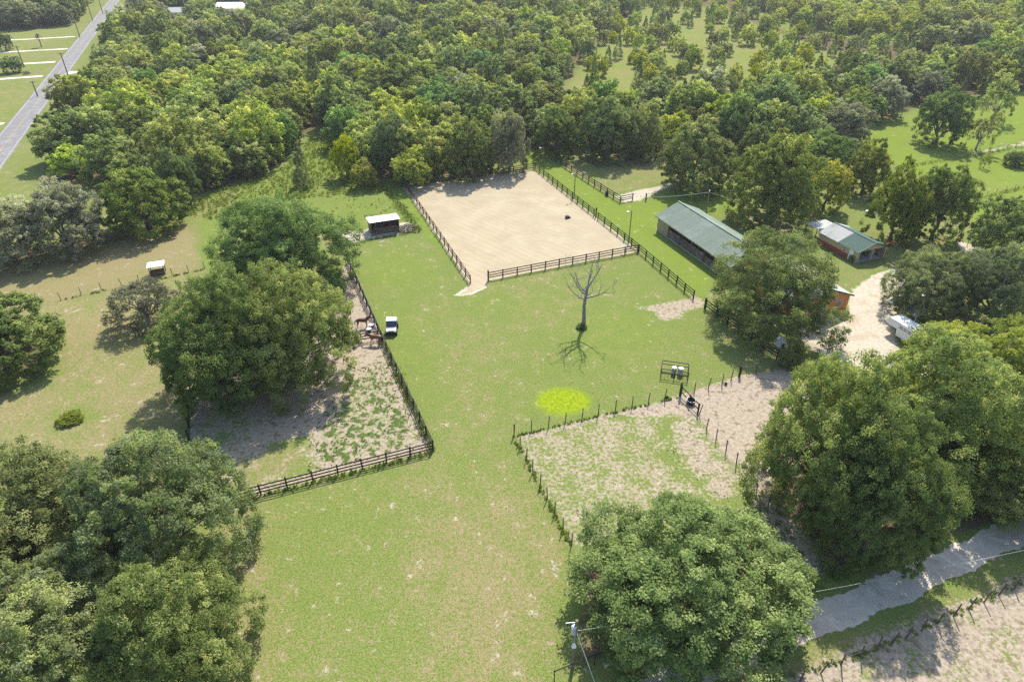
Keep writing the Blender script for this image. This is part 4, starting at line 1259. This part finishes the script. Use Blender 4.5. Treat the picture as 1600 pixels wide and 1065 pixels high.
# --- distant house and long roof
def far_house(x, y, L, W, he, hr, rz, label, wall, roof, name='house'):
    p = P(x, y)
    e = empty(name, (p[0], p[1], 0), rz)
    tag(e, label, 'house' if name == 'house' else 'barn')
    m = MB().box((0, 0, he / 2), (L, W, he))
    m.prism([(-W / 2, he), (W / 2, he), (0, hr - .05)], L, Matrix.Translation((-L / 2, 0, 0)) @ Matrix.Rotation(R(-90), 4, 'Z') @ Matrix.Translation((0, 0, 0)))
    m.build('wall', wall, e)
    sl = math.atan2(hr - he, W / 2); Ls = math.hypot(hr - he, W / 2) + .5
    for s in (-1, 1):
        MB().box((0, s * (W / 4 + .12), (he + hr) / 2 + .05), (L + .8, Ls, .08), M=Matrix.Rotation(-s * sl, 3, 'X')).build('roof', roof, e)
    for k in range(3):
        w = MB().box((-L * .3 + k * L * .3, -W / 2 - .03, he * .55), (1.3, .06, 1.2)).build('window', 'white_metal', e)
        MB().box((-L * .3 + k * L * .3, -W / 2 - .07, he * .55), (1.05, .03, .95)).build('pane', 'window_glass', w)
    d = MB().box((-L * .15, -W / 2 - .03, 1.05), (1.0, .06, 2.1)).build('door', 'barn_board', e)
far_house(281, 27, 13, 9, 2.8, 4.6, R(4), 'distant grey roofed house in a gap of the upper left wood', 'white_metal', 'pale_roof')
far_house(366, 22, 15, 12, 3.4, 5.6, R(3), 'distant long white roofed building beyond the upper left wood', 'white_metal', 'white_roof', 'storage_barn')

# ------------------------------------------------------------------ gooseneck trailer, tank, sheds among the trees
def trailer():
    o = np.array((51.85, 78.7)) - U * 7.6
    e = empty('horse_trailer', (o[0], o[1], 0), RZ)
    tag(e, 'white gooseneck horse trailer with raised nose beside the drive', 'trailer')
    W, L, zb, zt, nl = 2.05, 7.6, .55, 2.55, 1.9
    m = MB()
    prof = [(0, zb), (0, zt - .08), (.15, zt), (L - .45, zt), (L, zt - .45), (L, zt - .95), (L - .35, zt - 1.05), (L - nl, zt - 1.05), (L - nl - .15, zb)]
    vs = [(0, a, b) for a, b in prof] + [(W, a, b) for a, b in prof]
    n = len(prof)
    fs = [tuple(range(n)), tuple(range(2 * n - 1, n - 1, -1))] + [(k, k + n, (k + 1) % n + n, (k + 1) % n) for k in range(n)]
    m.add(vs, fs); m.build('body', 'white_metal', e)
    sl = MB().box((-.012, 0, 0), (.03, .55, .085)).mesh('vent_slat', 'dark_plastic')
    for k in range(4):
        for j in range(2):
            inst('vent_slat', sl, e, (0, 3.1 + k * .68, 1.85 + j * .24))
    MB().box((W / 2, L / 2 - 1, zt + .03), (.5, .5, .08)).build('roof_vent', 'grey_metal', e)
    MB().tube([(W / 2, L - .5, zt - 1.05), (W / 2, L - .5, .75)], .06, 8).build('hitch_post', 'grey_metal', e)
    MB().tube([(W / 2 - .3, L - nl + .1, zt - 1.05), (W / 2 - .3, L - nl + .1, .05)], .05, 8).build('jack', 'grey_metal', e)
    for x in (-.02, W - .2):
        for y in (1.9, 2.8):
            w = MB().tube([(x, y, .36), (x + .22, y, .36)], .36, 18).build('wheel', 'black_rubber', e)
            MB().tube([(x - .012, y, .36), (x + .232, y, .36)], .2, 14).build('rim', 'galvanised', w)
    MB().box((-.06, 2.35, .8), (.1, 2.1, .06)).build('fender', 'grey_metal', e)
trailer()
def open_shed(x, y, W, L, h, label, roof='pale_roof'):
    p = P(x, y, h)
    e = empty('carport', (p[0], p[1], 0), RZ)
    tag(e, label, 'carport')
    n = max(2, round(L / .95)); pw = L / n
    rf = MB().box((W / 2, L / 2, h + .4), (.25, L + .2, .06)).build('roof', roof, e)
    roof_slope(rf, roof, -.1, h, W / 2, h + .38, 0, L)
    roof_slope(rf, roof, W + .1, h, W / 2, h + .38, 0, L)
    pm = MB().box((0, 0, h / 2), (.1, .1, h)).mesh('post', 'galvanised')
    for a in (.1, W - .1):
        for b in (.1, L / 2, L - .1):
            inst('post', pm, e, (a, b, 0))
open_shed(1432, 496, 3.6, 5.0, 2.5, 'pale metal carport glimpsed between trailer and mossy oak')
open_shed(1480, 486, 4.0, 5.0, 2.6, 'second pale roof showing through the trees right of the carport', 'galvanised')
def tank():
    p = P(1359, 337)
    e = empty('propane_tank', (p[0], p[1], 0), R(-38))
    tag(e, 'white propane tank on the lawn behind the garage', 'tank')
    prof = [(-1.05, .02), (-1.0, .2), (-.88, .34), (-.7, .4), (.7, .4), (.88, .34), (1.0, .2), (1.05, .02)]
    MB().tube([(a, 0, .58) for a, _ in prof], [b for _, b in prof], 18).build('shell', 'white_metal', e, True)
    MB().tube([(0, 0, .95), (0, 0, 1.12)], .14, 12).build('valve_dome', 'white_metal', e)
    for x in (-.6, .6):
        MB().box((x, 0, .1), (.14, .6, .22)).build('leg', 'concrete', e)
tank()
def hutch():
    p = P(1219, 540)
    e = empty('hutch', (p[0], p[1], 0), RZ)
    tag(e, 'small white hutch with pitched metal roof beside the oak trunk', 'hutch')
    m = MB().box((0, 0, .42), (1.1, .9, .84)); m.prism([(-.55, .84), (.55, .84), (0, 1.18)], .88, Matrix.Translation((0, -.44, 0)))
    m.build('wall', 'white_metal', e)
    for s in (-1, 1):
        MB().box((s * .31, 0, 1.05), (.78, 1.12, .04), M=Matrix.Rotation(s * .56, 3, 'Y')).build('roof', 'galvanised', e)
    MB().box((0, -.47, .32), (.42, .04, .56)).build('doorway_shade_plate', 'dark_plastic', e)  # dark plate on the solid wall, painted shade in place of a doorway
hutch()
def wheelbarrow_pile():
    p = P(1390, 383)
    e = empty('equipment_pile', (p[0], p[1], 0), .4)
    tag(e, 'small orange implement lying on the grass right of the garage', 'implement')
    MB().box((0, 0, .25), (1.5, .5, .3)).box((.4, 0, .5), (.4, .4, .3)).build('body', 'orange_plastic', e)
    for s in (-1, 1):
        MB().tube([(-.5, s * .26, .22), (-.5, s * .36, .22)], .22, 12).build('wheel', 'black_rubber', e)
    MB().tube([(-.6, .2, .4), (-1.3, .2, .85), (-1.3, -.2, .85), (-.6, -.2, .4)], .025, 6).build('handle', 'grey_metal', e)
wheelbarrow_pile()

# ------------------------------------------------------------------ poles and cables
def light_pole(x, y, h, label):
    p = P(x, y)
    e = empty('light_pole', (p[0], p[1], 0), RZ)
    tag(e, label, 'light pole', 'arena light poles')
    MB().tube([(0, 0, -.1), (0, 0, h)], [.11, .075], 9).build('pole', 'pole_wood', e)
    MB().tube([(0, 0, h - .15), (-.35, 0, h - .05), (-.6, 0, h - .1)], .035, 6).build('arm', 'grey_metal', e)
    MB().box((-.72, 0, h - .14), (.42, .3, .16)).box((-.72, 0, h - .05), (.2, .16, .06)).build('lamp_head', 'galvanised', e)
light_pole(848, 259, 4.3, 'light pole at the far right corner of the arena')
light_pole(897, 308, 5.0, 'light pole halfway along the right side of the arena')
light_pole(982, 379, 6.0, 'light pole near the near right corner of the arena')
def utility_pole(x, y, h, label, az=None):
    p = P(x, y)
    e = empty('utility_pole', (p[0], p[1], 0), -math.atan2(hd[0], hd[1]))
    tag(e, label, 'utility pole', 'utility poles along the highway')
    MB().tube([(0, 0, -.1), (0, 0, h)], [.2, .14], 8).build('pole', 'bark', e)
    MB().box((0, 0, h - .35), (1.7, .12, .12)).build('crossarm', 'bark', e)
    for s in (-.75, -.3, .75):
        MB().tube([(s, 0, h - .29), (s, 0, h - .05)], .05, 6).build('insulator', 'grey_metal', e)
    return np.array((p[0], p[1], h))
UP = [utility_pole(*a) for a in ((111, 131, 9.6, 'tall utility pole between the highway and the wood'), (145, 33, 9.2, 'far utility pole on the left verge near the wood corner'), (161, 22, 9.2, 'farthest utility pole near the top of the highway'), (125, 59, 9.0, 'utility pole on the left verge by the third shell driveway'), (59, 151, 4.6, 'short pole on the highway verge nearest the oaks'), (37, 103, 6.8, 'utility pole by the shrubs across the highway'))]
def cable(a, b, sag, r, label, name='cable', mat='wire_metal'):
    a, b = Vector(a), Vector(b)
    pts = [a.lerp(b, t / 12) - Vector((0, 0, sag * 4 * (t / 12) * (1 - t / 12))) for t in range(13)]
    return tag(MB().tube(pts, r, 5).build(name, mat), label, 'cable')
cable(UP[3], UP[0], .8, .02, 'overhead wire between two highway poles')
def power_pole():
    p = P(895, 1041)
    h = 6.0
    e = empty('power_pole', (p[0], p[1], 0), R(20))
    tag(e, 'wooden power pole with grey transformer and street light by the lane', 'utility pole')
    MB().tube([(0, 0, -.1), (0, 0, h)], [.15, .11], 10).build('pole', 'pole_wood', e)
    MB().tube([(-.26, -.12, h - 1.25), (-.26, -.12, h - .5)], .21, 14).tube([(-.26, -.12, h - .5), (-.26, -.12, h - .44)], [.21, .1], 14).build('transformer', 'galvanised', e)
    MB().tube([(-.24, -.1, h - .44), (-.24, -.1, h - .22)], .04, 6).build('bushing', 'lamp_glass', e)
    MB().tube([(0, 0, h - .25), (-.45, .1, h - .18), (-.8, .2, h - .22)], .035, 6).build('insulator_arm', 'white_metal', e)
    ar = MB().tube([(0, 0, h - 1.5), (-.3, -.45, h - 1.62), (-.42, -.62, h - 1.75)], .035, 6).build('lamp_arm', 'grey_metal', e)
    MB().tube([(-.44, -.66, h - 1.7), (-.46, -.7, h - 2.0)], [.09, .19], 12).build('lamp_head', 'lamp_glass', ar)
    top = Vector((p[0], p[1], h - 1.3))
    gx = P(936, 1085)
    cable(top, (gx[0], gx[1], 0.05), 0, .022, 'pale guy wire slanting down from the power pole', 'guy_wire', 'lamp_glass')
    q = P(1700, 838, 5.6); m_ = P(1316, 921, 5.0)
    cable(top, (q[0], q[1], 5.7), .7, .009, 'thin service cable strung from the power pole along the lane', 'service_cable', 'grey_metal')
power_pole()
def barn_pole():
    best = None
    for t in np.arange(-4, 22, .1):
        c = np.array((26.6, 113.4)) + V * 9.8 - U * t
        x_ = IMG_W / 2 + F_PX * c[0] / (c[1] * CN + CAM_H * SN)
        if best is None or abs(x_ - 1100) < best[0]: best = (abs(x_ - 1100), c)
    c = best[1]
    e = empty('service_pole', (c[0], c[1], 0), 0)
    tag(e, 'wooden service pole rising behind the green roofed barn', 'utility pole')
    h = 6.2
    MB().tube([(0, 0, -.1), (0, 0, h)], [.14, .1], 9).build('pole', 'pole_wood', e)
    MB().tube([(0, 0, h), (0, 0, h + .22)], .1, 8).build('cap', 'lamp_glass', e)
    cable((c[0], c[1], h - .1), (c[0] + V[0] * 12 - U[0] * 8, c[1] + V[1] * 12 - U[1] * 8, 3.6), .4, .018, 'pale cable running from the barn pole towards the yard oak', 'service_cable', 'lamp_glass')
    cable((c[0], c[1], h - .1), (c[0] - V[0] * 12 + U[0] * 7, c[1] - V[1] * 12 + U[1] * 7, 4.4), .4, .018, 'pale cable running left from the barn pole to the back paddock', 'service_cable', 'lamp_glass')
barn_pole()

# ------------------------------------------------------------------ bare tree, palm, brush heap
def bare_tree():
    p = P(911, 511)
    e = empty('bare_tree', (p[0], p[1], 0))
    e.scale = (1.1, 1.1, 1.12)
    tag(e, 'leafless grey tree standing alone in the middle of the field', 'tree')
    rr = random.Random(4)
    m = MB(); H = 5.8
    m.tube([(0, 0, -.1), (.05, .05, 1.2), (-.05, 0, 3.2), (.15, .05, 5.0), (.25, .1, H)], [.33, .25, .21, .18, .15], 10)
    m.build('trunk', 'grey_bark', e, True)
    def branch(mb, a, d, L, r, lv):
        pts, rad = [a], [r]
        dd = d.copy()
        n = 4
        for k in range(n):
            dd = (dd + Vector((rr.gauss(0, .16), rr.gauss(0, .16), rr.gauss(.05, .1)))).normalized()
            pts.append(pts[-1] + dd * L / n); rad.append(max(.014, r * (1 - .75 * (k + 1) / n)))
        mb.tube(pts, rad, 6 if lv < 2 else 4, cap=False)
        if lv < 3:
            for k in range(3 if lv == 0 else 2):
                i = rr.randint(1, n)
                ax = Vector((rr.gauss(0, 1), rr.gauss(0, 1), rr.gauss(.2, .5))).normalized()
                nd = (dd * .75 + ax * .75).normalized()
                branch(mb, pts[i], nd, L * rr.uniform(.45, .7), rad[i] * .75 + .006, lv + 1)
    tops = [((-.75, -.1, .75), 4.0, 4.6), ((.55, .1, .95), 3.6, 5.6), ((.2, .5, 1), 3.4, 5.7), ((-.4, -.5, .8), 3.4, 4.9), ((.9, -.2, .35), 3.2, 4.3), ((-.95, .2, .35), 3.2, 4.0), ((.1, -.8, .5), 2.8, 4.6)]
    for d, L, z in tops:
        mb = MB()
        x = .05 + (z - 3.2) * .08
        branch(mb, Vector((x, .03, z - .1)), Vector(d).normalized(), L, .11, 0)
        mb.build('branch', 'grey_bark', e, True)
    cm = PROTO['mid_b'][0]
    s = link(bpy.data.objects.new('base_shoots', cm), e)
    s.scale = (.75, .6, .32); s.location = (-.2, -.3, -.04)
bare_tree()
def palm(x, y, h, label):
    p = P(x, y)
    e = empty('palm_tree', (p[0], p[1], 0)); tag(e, label, 'tree')
    MB().tube([(0, 0, 0), (.1, 0, h * .5), (0, .1, h)], [.22, .17, .16], 8).build('trunk', 'bark', e)
    rr = random.Random(2)
    fr = MB()
    for k in range(26):
        a = k * 2.4; el = rr.uniform(-.4, 1.1)
        d = Vector((math.cos(a) * math.cos(el), math.sin(a) * math.cos(el), math.sin(el)))
        s = d.cross(Vector((0, 0, 1))).normalized() * .32
        b = Vector((0, .1, h))
        q1 = b + d * .9; q2 = b + d * 1.7 - Vector((0, 0, .45))
        fr.add([b - s * .2, b + s * .2, q1 + s, q1 - s, q2 + s * .3, q2 - s * .3], [(0, 1, 2, 3), (3, 2, 4, 5)])
    fr.build('crown', 'palm_leaf', e)
palm(65, 74, 4.2, 'small palm on the grass across the highway')
palm(20, 73, 3.6, 'palm beside the dark round tree across the highway')
def heap(x, y, rx, ry, rz, key, label, name, cat):
    p = P(x, y)
    e = empty(name, (p[0], p[1], 0), RZ); tag(e, label, cat)
    c = link(bpy.data.objects.new('branches', PROTO[key][0]), e); c.scale = (rx, ry, rz * .5); c.location = (0, 0, -.1 * rz)
    rr = random.Random(1); m = MB()
    for k in range(30):
        a = rr.uniform(0, 6.28); q = Vector((rr.uniform(-.7, .7) * rx, rr.uniform(-.7, .7) * ry, rr.uniform(.2, .9) * rz))
        d = Vector((math.cos(a), math.sin(a), rr.uniform(-.2, .4))) * rr.uniform(.4, .9)
        m.tube([q - d, q + d], [.03, .015], 5)
    m.build('sticks', 'pale_wood', e)['kind'] = 'stuff'
heap(637, 360, 1.9, 1.0, 1.2, 'twig', 'tan brush heap beside the run-in shed', 'brush_heap', 'brush pile')
heap(42, 116, 1.3, .9, 1.0, 'twig', 'dark brush heap on the verge across the highway', 'brush_heap', 'brush pile')

# ------------------------------------------------------------------ horses
def horse(x, y, rz, coat, label, head_z=1.72, head_x=1.12, stride=.0, scale=1.0):
    p = P(x, y)
    e = empty('horse', (p[0], p[1], 0), rz); e.scale = (scale,) * 3
    tag(e, label, 'horse')
    vs, es, rs = [], [], []
    def v(co, r, par=None):
        vs.append(co); rs.append(r)
        if par is not None: es.append((par, len(vs) - 1))
        return len(vs) - 1
    mid = v((-.02, 0, 1.22), (.27, .31))
    loin = v((-.38, 0, 1.27), (.25, .28), mid)
    croup = v((-.66, 0, 1.29), (.25, .26), loin)
    v((-.86, 0, 1.22), (.16, .18), croup)
    wth = v((.36, 0, 1.24), (.25, .30), mid)
    chest = v((.62, 0, 1.22), (.20, .25), wth)
    n1 = v((.82, 0, head_z * .5 + .62), (.12, .19), chest)
    n2 = v((head_x - .08, 0, head_z - .08), (.085, .135), n1)
    poll = v((head_x + .04, 0, head_z), (.085, .11), n2)
    fc = v((head_x + .24, 0, head_z - .16), (.075, .10), poll)
    v((head_x + .46, 0, head_z - .36), (.055, .065), fc)
    for s in (-1, 1):
        dx = stride * s
        sh = v((.52, s * .13, 1.0), .135, wth)
        el = v((.50 + dx * .3, s * .15, .80), .088, sh)
        kn = v((.53 + dx * .8, s * .145, .44), .052, el)
        ft = v((.50 + dx, s * .145, .12), .040, kn)
        v((.54 + dx, s * .145, .03), .055, ft)
        hp = v((-.66, s * .13, 1.02), .17, croup)
        st = v((-.58 - dx * .3, s * .16, .84), .115, hp)
        hk = v((-.80 - dx * .8, s * .145, .50), .056, st)
        hf = v((-.76 - dx, s * .145, .13), .042, hk)
        v((-.71 - dx, s * .145, .03), .056, hf)
    me = bpy.data.meshes.new('body')
    bm = bmesh.new()
    lay = bm.verts.layers.skin.verify()
    bv = [bm.verts.new(c) for c in vs]
    for a, b in es: bm.edges.new((bv[a], bv[b]))
    for q, r in zip(bv, rs):
        q[lay].radius = r if isinstance(r, tuple) else (r, r)
    bv[0][lay].use_root = True
    bm.to_mesh(me); bm.free()
    me.materials.append(MATS[coat])
    o = link(bpy.data.objects.new('body', me), e)
    sk = o.modifiers.new('skin', 'SKIN'); sk.use_smooth_shade = True
    sb = o.modifiers.new('sub', 'SUBSURF'); sb.levels = 2; sb.render_levels = 2
    MB().tube([(-.86, 0, 1.26), (-1.02, 0, 1.12), (-1.06, 0, .8), (-1.0, 0, .5)], [.05, .08, .075, .02], 8).build('tail', 'horse_hair', e, True)
    mn = MB()
    pts = [(.50, 0, 1.50), (.70, 0, head_z * .5 + .78), (head_x - .16, 0, head_z + .06), (head_x + .03, 0, head_z + .12)]
    mn.tube(pts, [.03, .065, .06, .035], 6); mn.build('mane', 'horse_hair', e, True)
    for s in (-1, 1):
        MB().tube([(head_x + .02, s * .06, head_z + .07), (head_x + .04, s * .075, head_z + .23)], [.035, .008], 6).build('ear', coat, e)
hs1 = horse(567.5, 511.5, R(12), 'horse_bay', 'dark bay horse standing with its head at the black fence', 1.62, 1.18)
hs2 = horse(587.5, 537.5, R(172), 'horse_chestnut', 'chestnut horse walking left in front of the short rail fence', 1.40, 1.22, .12)
def bin_(x, y, label, rz, mats):
    p = P(x, y)
    e = empty('feed_tub', (p[0], p[1], 0), rz); tag(e, label, 'tub', 'feed tubs by the horses')
    m = MB().tube([(0, 0, 0), (0, 0, .42)], [.3, .36], 14).build('tub', mats[0], e)
    MB().tube([(0, 0, .42), (0, 0, .47)], .37, 14).build('lid', mats[1], e)
bin_(580.5, 511, 'dark blue feed tub with white lid right of the bay horse', 0, ('blue_plastic', 'white_metal'))
bin_(577, 517.5, 'grey feed tub with pale lid between the two horses', 0, ('dark_plastic', 'galvanised'))

# ------------------------------------------------------------------ utility cart
def cart():
    p = P(613, 517)
    e = empty('utility_cart', (p[0], p[1], 0), R(4))
    tag(e, 'white utility cart with dark windscreen and black front parked on the grass', 'utility cart')
    W, zf = 1.5, .42
    b = MB()
    b.box((0, 0, .5), (W * .86, 2.7, .3)).box((0, 1.0, .78), (W * .9, .95, .3))
    b.build('chassis', 'dark_plastic', e)
    hd_ = MB(); hd_.prism([(-1.45, .62), (-.75, .62), (-.72, 1.08), (-1.35, .92)], W * .9, Matrix.Translation((W * .45, 0, 0)) @ Matrix.Rotation(R(90), 4, 'Z'))
    hd_.build('hood', 'white_metal', e)
    MB().box((0, -1.47, .66), (W * .82, .08, .36)).build('grille', 'black_rubber', e)
    for s in (-1, 1):
        MB().box((s * .5, -1.5, .84), (.22, .05, .1)).build('headlight', 'lamp_glass', e)
    ws = MB(); ws.add([(-.66, -.72, 1.06), (.66, -.72, 1.06), (.62, -.3, 1.78), (-.62, -.3, 1.78), (-.66, -.69, 1.06), (.66, -.69, 1.06), (.62, -.27, 1.78), (-.62, -.27, 1.78)], [(0, 1, 2, 3), (7, 6, 5, 4), (0, 4, 5, 1), (3, 2, 6, 7), (0, 3, 7, 4), (1, 5, 6, 2)])
    ws.build('windscreen', 'glass_dark', e)
    MB().box((0, .25, 1.83), (W * .92, 1.05, .06)).box((0, .25, 1.87), (W * .7, .85, .03)).build('roof', 'white_roof', e)
    ca = MB()
    for s in (-1, 1):
        ca.tube([(s * .66, -.74, .95), (s * .62, -.3, 1.8), (s * .62, .72, 1.8), (s * .66, .78, .85)], .03, 6)
    ca.build('roll_cage', 'black_rubber', e)
    st = MB().box((0, .22, .82), (W * .8, .5, .16)).box((0, .46, 1.12), (W * .8, .14, .5)); st.build('seat', 'blue_plastic', e)
    MB().tube([(-.3, -.5, 1.0), (-.3, -.28, 1.16)], .02, 6).tube([(-.3, -.3, 1.13), (-.3, -.27, 1.16)], .16, 12).build('steering_wheel', 'black_rubber', e)
    bd = MB().box((0, 1.12, .96), (W * .88, .9, .06)).box((0, 1.55, 1.08), (W * .88, .05, .24)).box((0, .7, 1.08), (W * .88, .05, .24)).box((-W * .42, 1.12, 1.08), (.05, .8, .24)).box((W * .42, 1.12, 1.08), (.05, .8, .24))
    bd.build('cargo_bed', 'galvanised', e)
    for s in (-1, 1):
        for y in (-.98, .98):
            w = MB().tube([(s * .58, y, .33), (s * .8, y, .33)], .33, 16).build('wheel', 'black_rubber', e)
            MB().tube([(s * .57, y, .33), (s * .812, y, .33)], .17, 12).build('rim', 'galvanised', w)
cart()

# ------------------------------------------------------------------ pen with white drums, tub, small things
def pen():
    a, b = P(1032, 589), P(1074, 595)
    e = empty('pipe_pen', (a[0], a[1], 0), math.atan2(b[1] - a[1], b[0] - a[0]))
    tag(e, 'black metal pen frame on the grass with two white drums', 'pen')
    L = np.hypot(*(b - a)); D, h = 1.9, 1.3
    pm = MB().box((0, 0, h / 2), (.1, .1, h)).mesh('post', 'black_fence')
    for x in (0, L / 2, L):
        for y in (0, D):
            if x == L / 2 and y == D: continue
            inst('post', pm, e, (x, y, 0))
    rm = MB().box((L / 2, 0, 0), (L, .07, .09)).mesh('rail', 'black_fence')
    for y in (0, D):
        for z in ((.72, 1.25) if y == 0 else (.75, 1.25)):
            inst('rail', rm, e, (0, y + .06, z))
    sm = MB().box((0, D / 2, 0), (.07, D, .09)).mesh('side_rail', 'black_fence')
    for x in (0, L):
        for z in (.7, 1.25):
            inst('side_rail', sm, e, (x, 0.03, z + .004))
    bar = MB().box((0, .06, .36), (.04, .03, .72)).mesh('bar', 'black_fence')
    for k in range(9):
        inst('bar', bar, e, (L * (k + .5) / 9, -.02, 0))
    for i, (x, y, r_, h_) in enumerate(((L * .47, D * .62, .3, .95), (L * .72, D * .6, .33, 1.0))):
        q = np.array(a) + np.array((math.cos(e.rotation_euler.z), math.sin(e.rotation_euler.z))) * x + np.array((-math.sin(e.rotation_euler.z), math.cos(e.rotation_euler.z))) * y
        d = empty('drum', (q[0], q[1], 0)); tag(d, ('white plastic drum left inside the black pen', 'larger white plastic drum right inside the black pen')[i], 'drum')
        MB().tube([(0, 0, 0), (0, 0, .1), (0, 0, h_ * .5), (0, 0, h_ - .1), (0, 0, h_)], [r_ * .92, r_, r_ * 1.03, r_, r_ * .9], 16).build('barrel', 'galvanised', d)
        MB().tube([(0, 0, h_), (0, 0, h_ + .05)], r_ * .93, 16).build('lid', 'white_roof', d)
pen()
def tub(x, y, r, h, label, rim='galvanised', name='water_tub'):
    p = P(x, y)
    e = empty(name, (p[0], p[1], 0)); tag(e, label, 'tub')
    n = 18
    m = MB()
    pr = [(r * .86, 0), (r, h), (r * .92, h), (r * .8, h * .25)]
    vs = [(a * math.cos(2 * math.pi * k / n), a * math.sin(2 * math.pi * k / n), z) for a, z in pr for k in range(n)]
    fs = [(i * n + k, i * n + (k + 1) % n, (i + 1) * n + (k + 1) % n, (i + 1) * n + k) for i in range(3) for k in range(n)]
    fs += [tuple(range(n - 1, -1, -1)), tuple(3 * n + k for k in range(n))]
    m.add(vs, fs); m.build('tub', 'black_rubber', e)
    MB().tube([(r * .96 * math.cos(2 * math.pi * k / n), r * .96 * math.sin(2 * math.pi * k / n), h) for k in range(n + 1)], .035, 6, cap=False).build('rim', rim, e)
tub(1079, 630, .55, .55, 'black water tub with pale rim against the short rail panel')
tub(1042, 622, .2, .2, 'small black bucket by the wire fence post', 'black_rubber', 'bucket')
tub(1134, 601, .16, .25, 'small black bucket in the bare sandy paddock', 'black_rubber', 'bucket')
tub(948, 306, .35, .8, 'black barrel against the back paddock fence', 'black_rubber', 'barrel')
def block(x, y):
    p = P(x, y); e = empty('mounting_block', (p[0], p[1], 0), R(25)); tag(e, 'small dark mounting block standing alone on the arena sand', 'mounting block')
    MB().box((0, 0, .28), (.6, .5, .56)).build('top_step', 'dark_plastic', e)
    MB().box((.45, 0, .14), (.36, .5, .28)).build('lower_step', 'dark_plastic', e)
block(886, 341)

# ------------------------------------------------------------------ the air
def haze():
    m = bpy.data.materials.new('haze_air'); m.use_nodes = True
    t = m.node_tree; t.nodes.clear()
    out = t.nodes.new('ShaderNodeOutputMaterial'); v = t.nodes.new('ShaderNodeVolumePrincipled')
    v.inputs['Color'].default_value = (.93, .95, .97, 1); v.inputs['Density'].default_value = .00015
    v.inputs['Anisotropy'].default_value = .25
    t.links.new(v.outputs[0], out.inputs['Volume'])
    MATS['haze_air'] = m
    o = MB().box((0, 0, 25.5), (5200, 5200, 53)).build('haze', 'haze_air')
    tag(o, 'thin pale haze in the air over the farm', 'haze', kind='stuff')
haze()
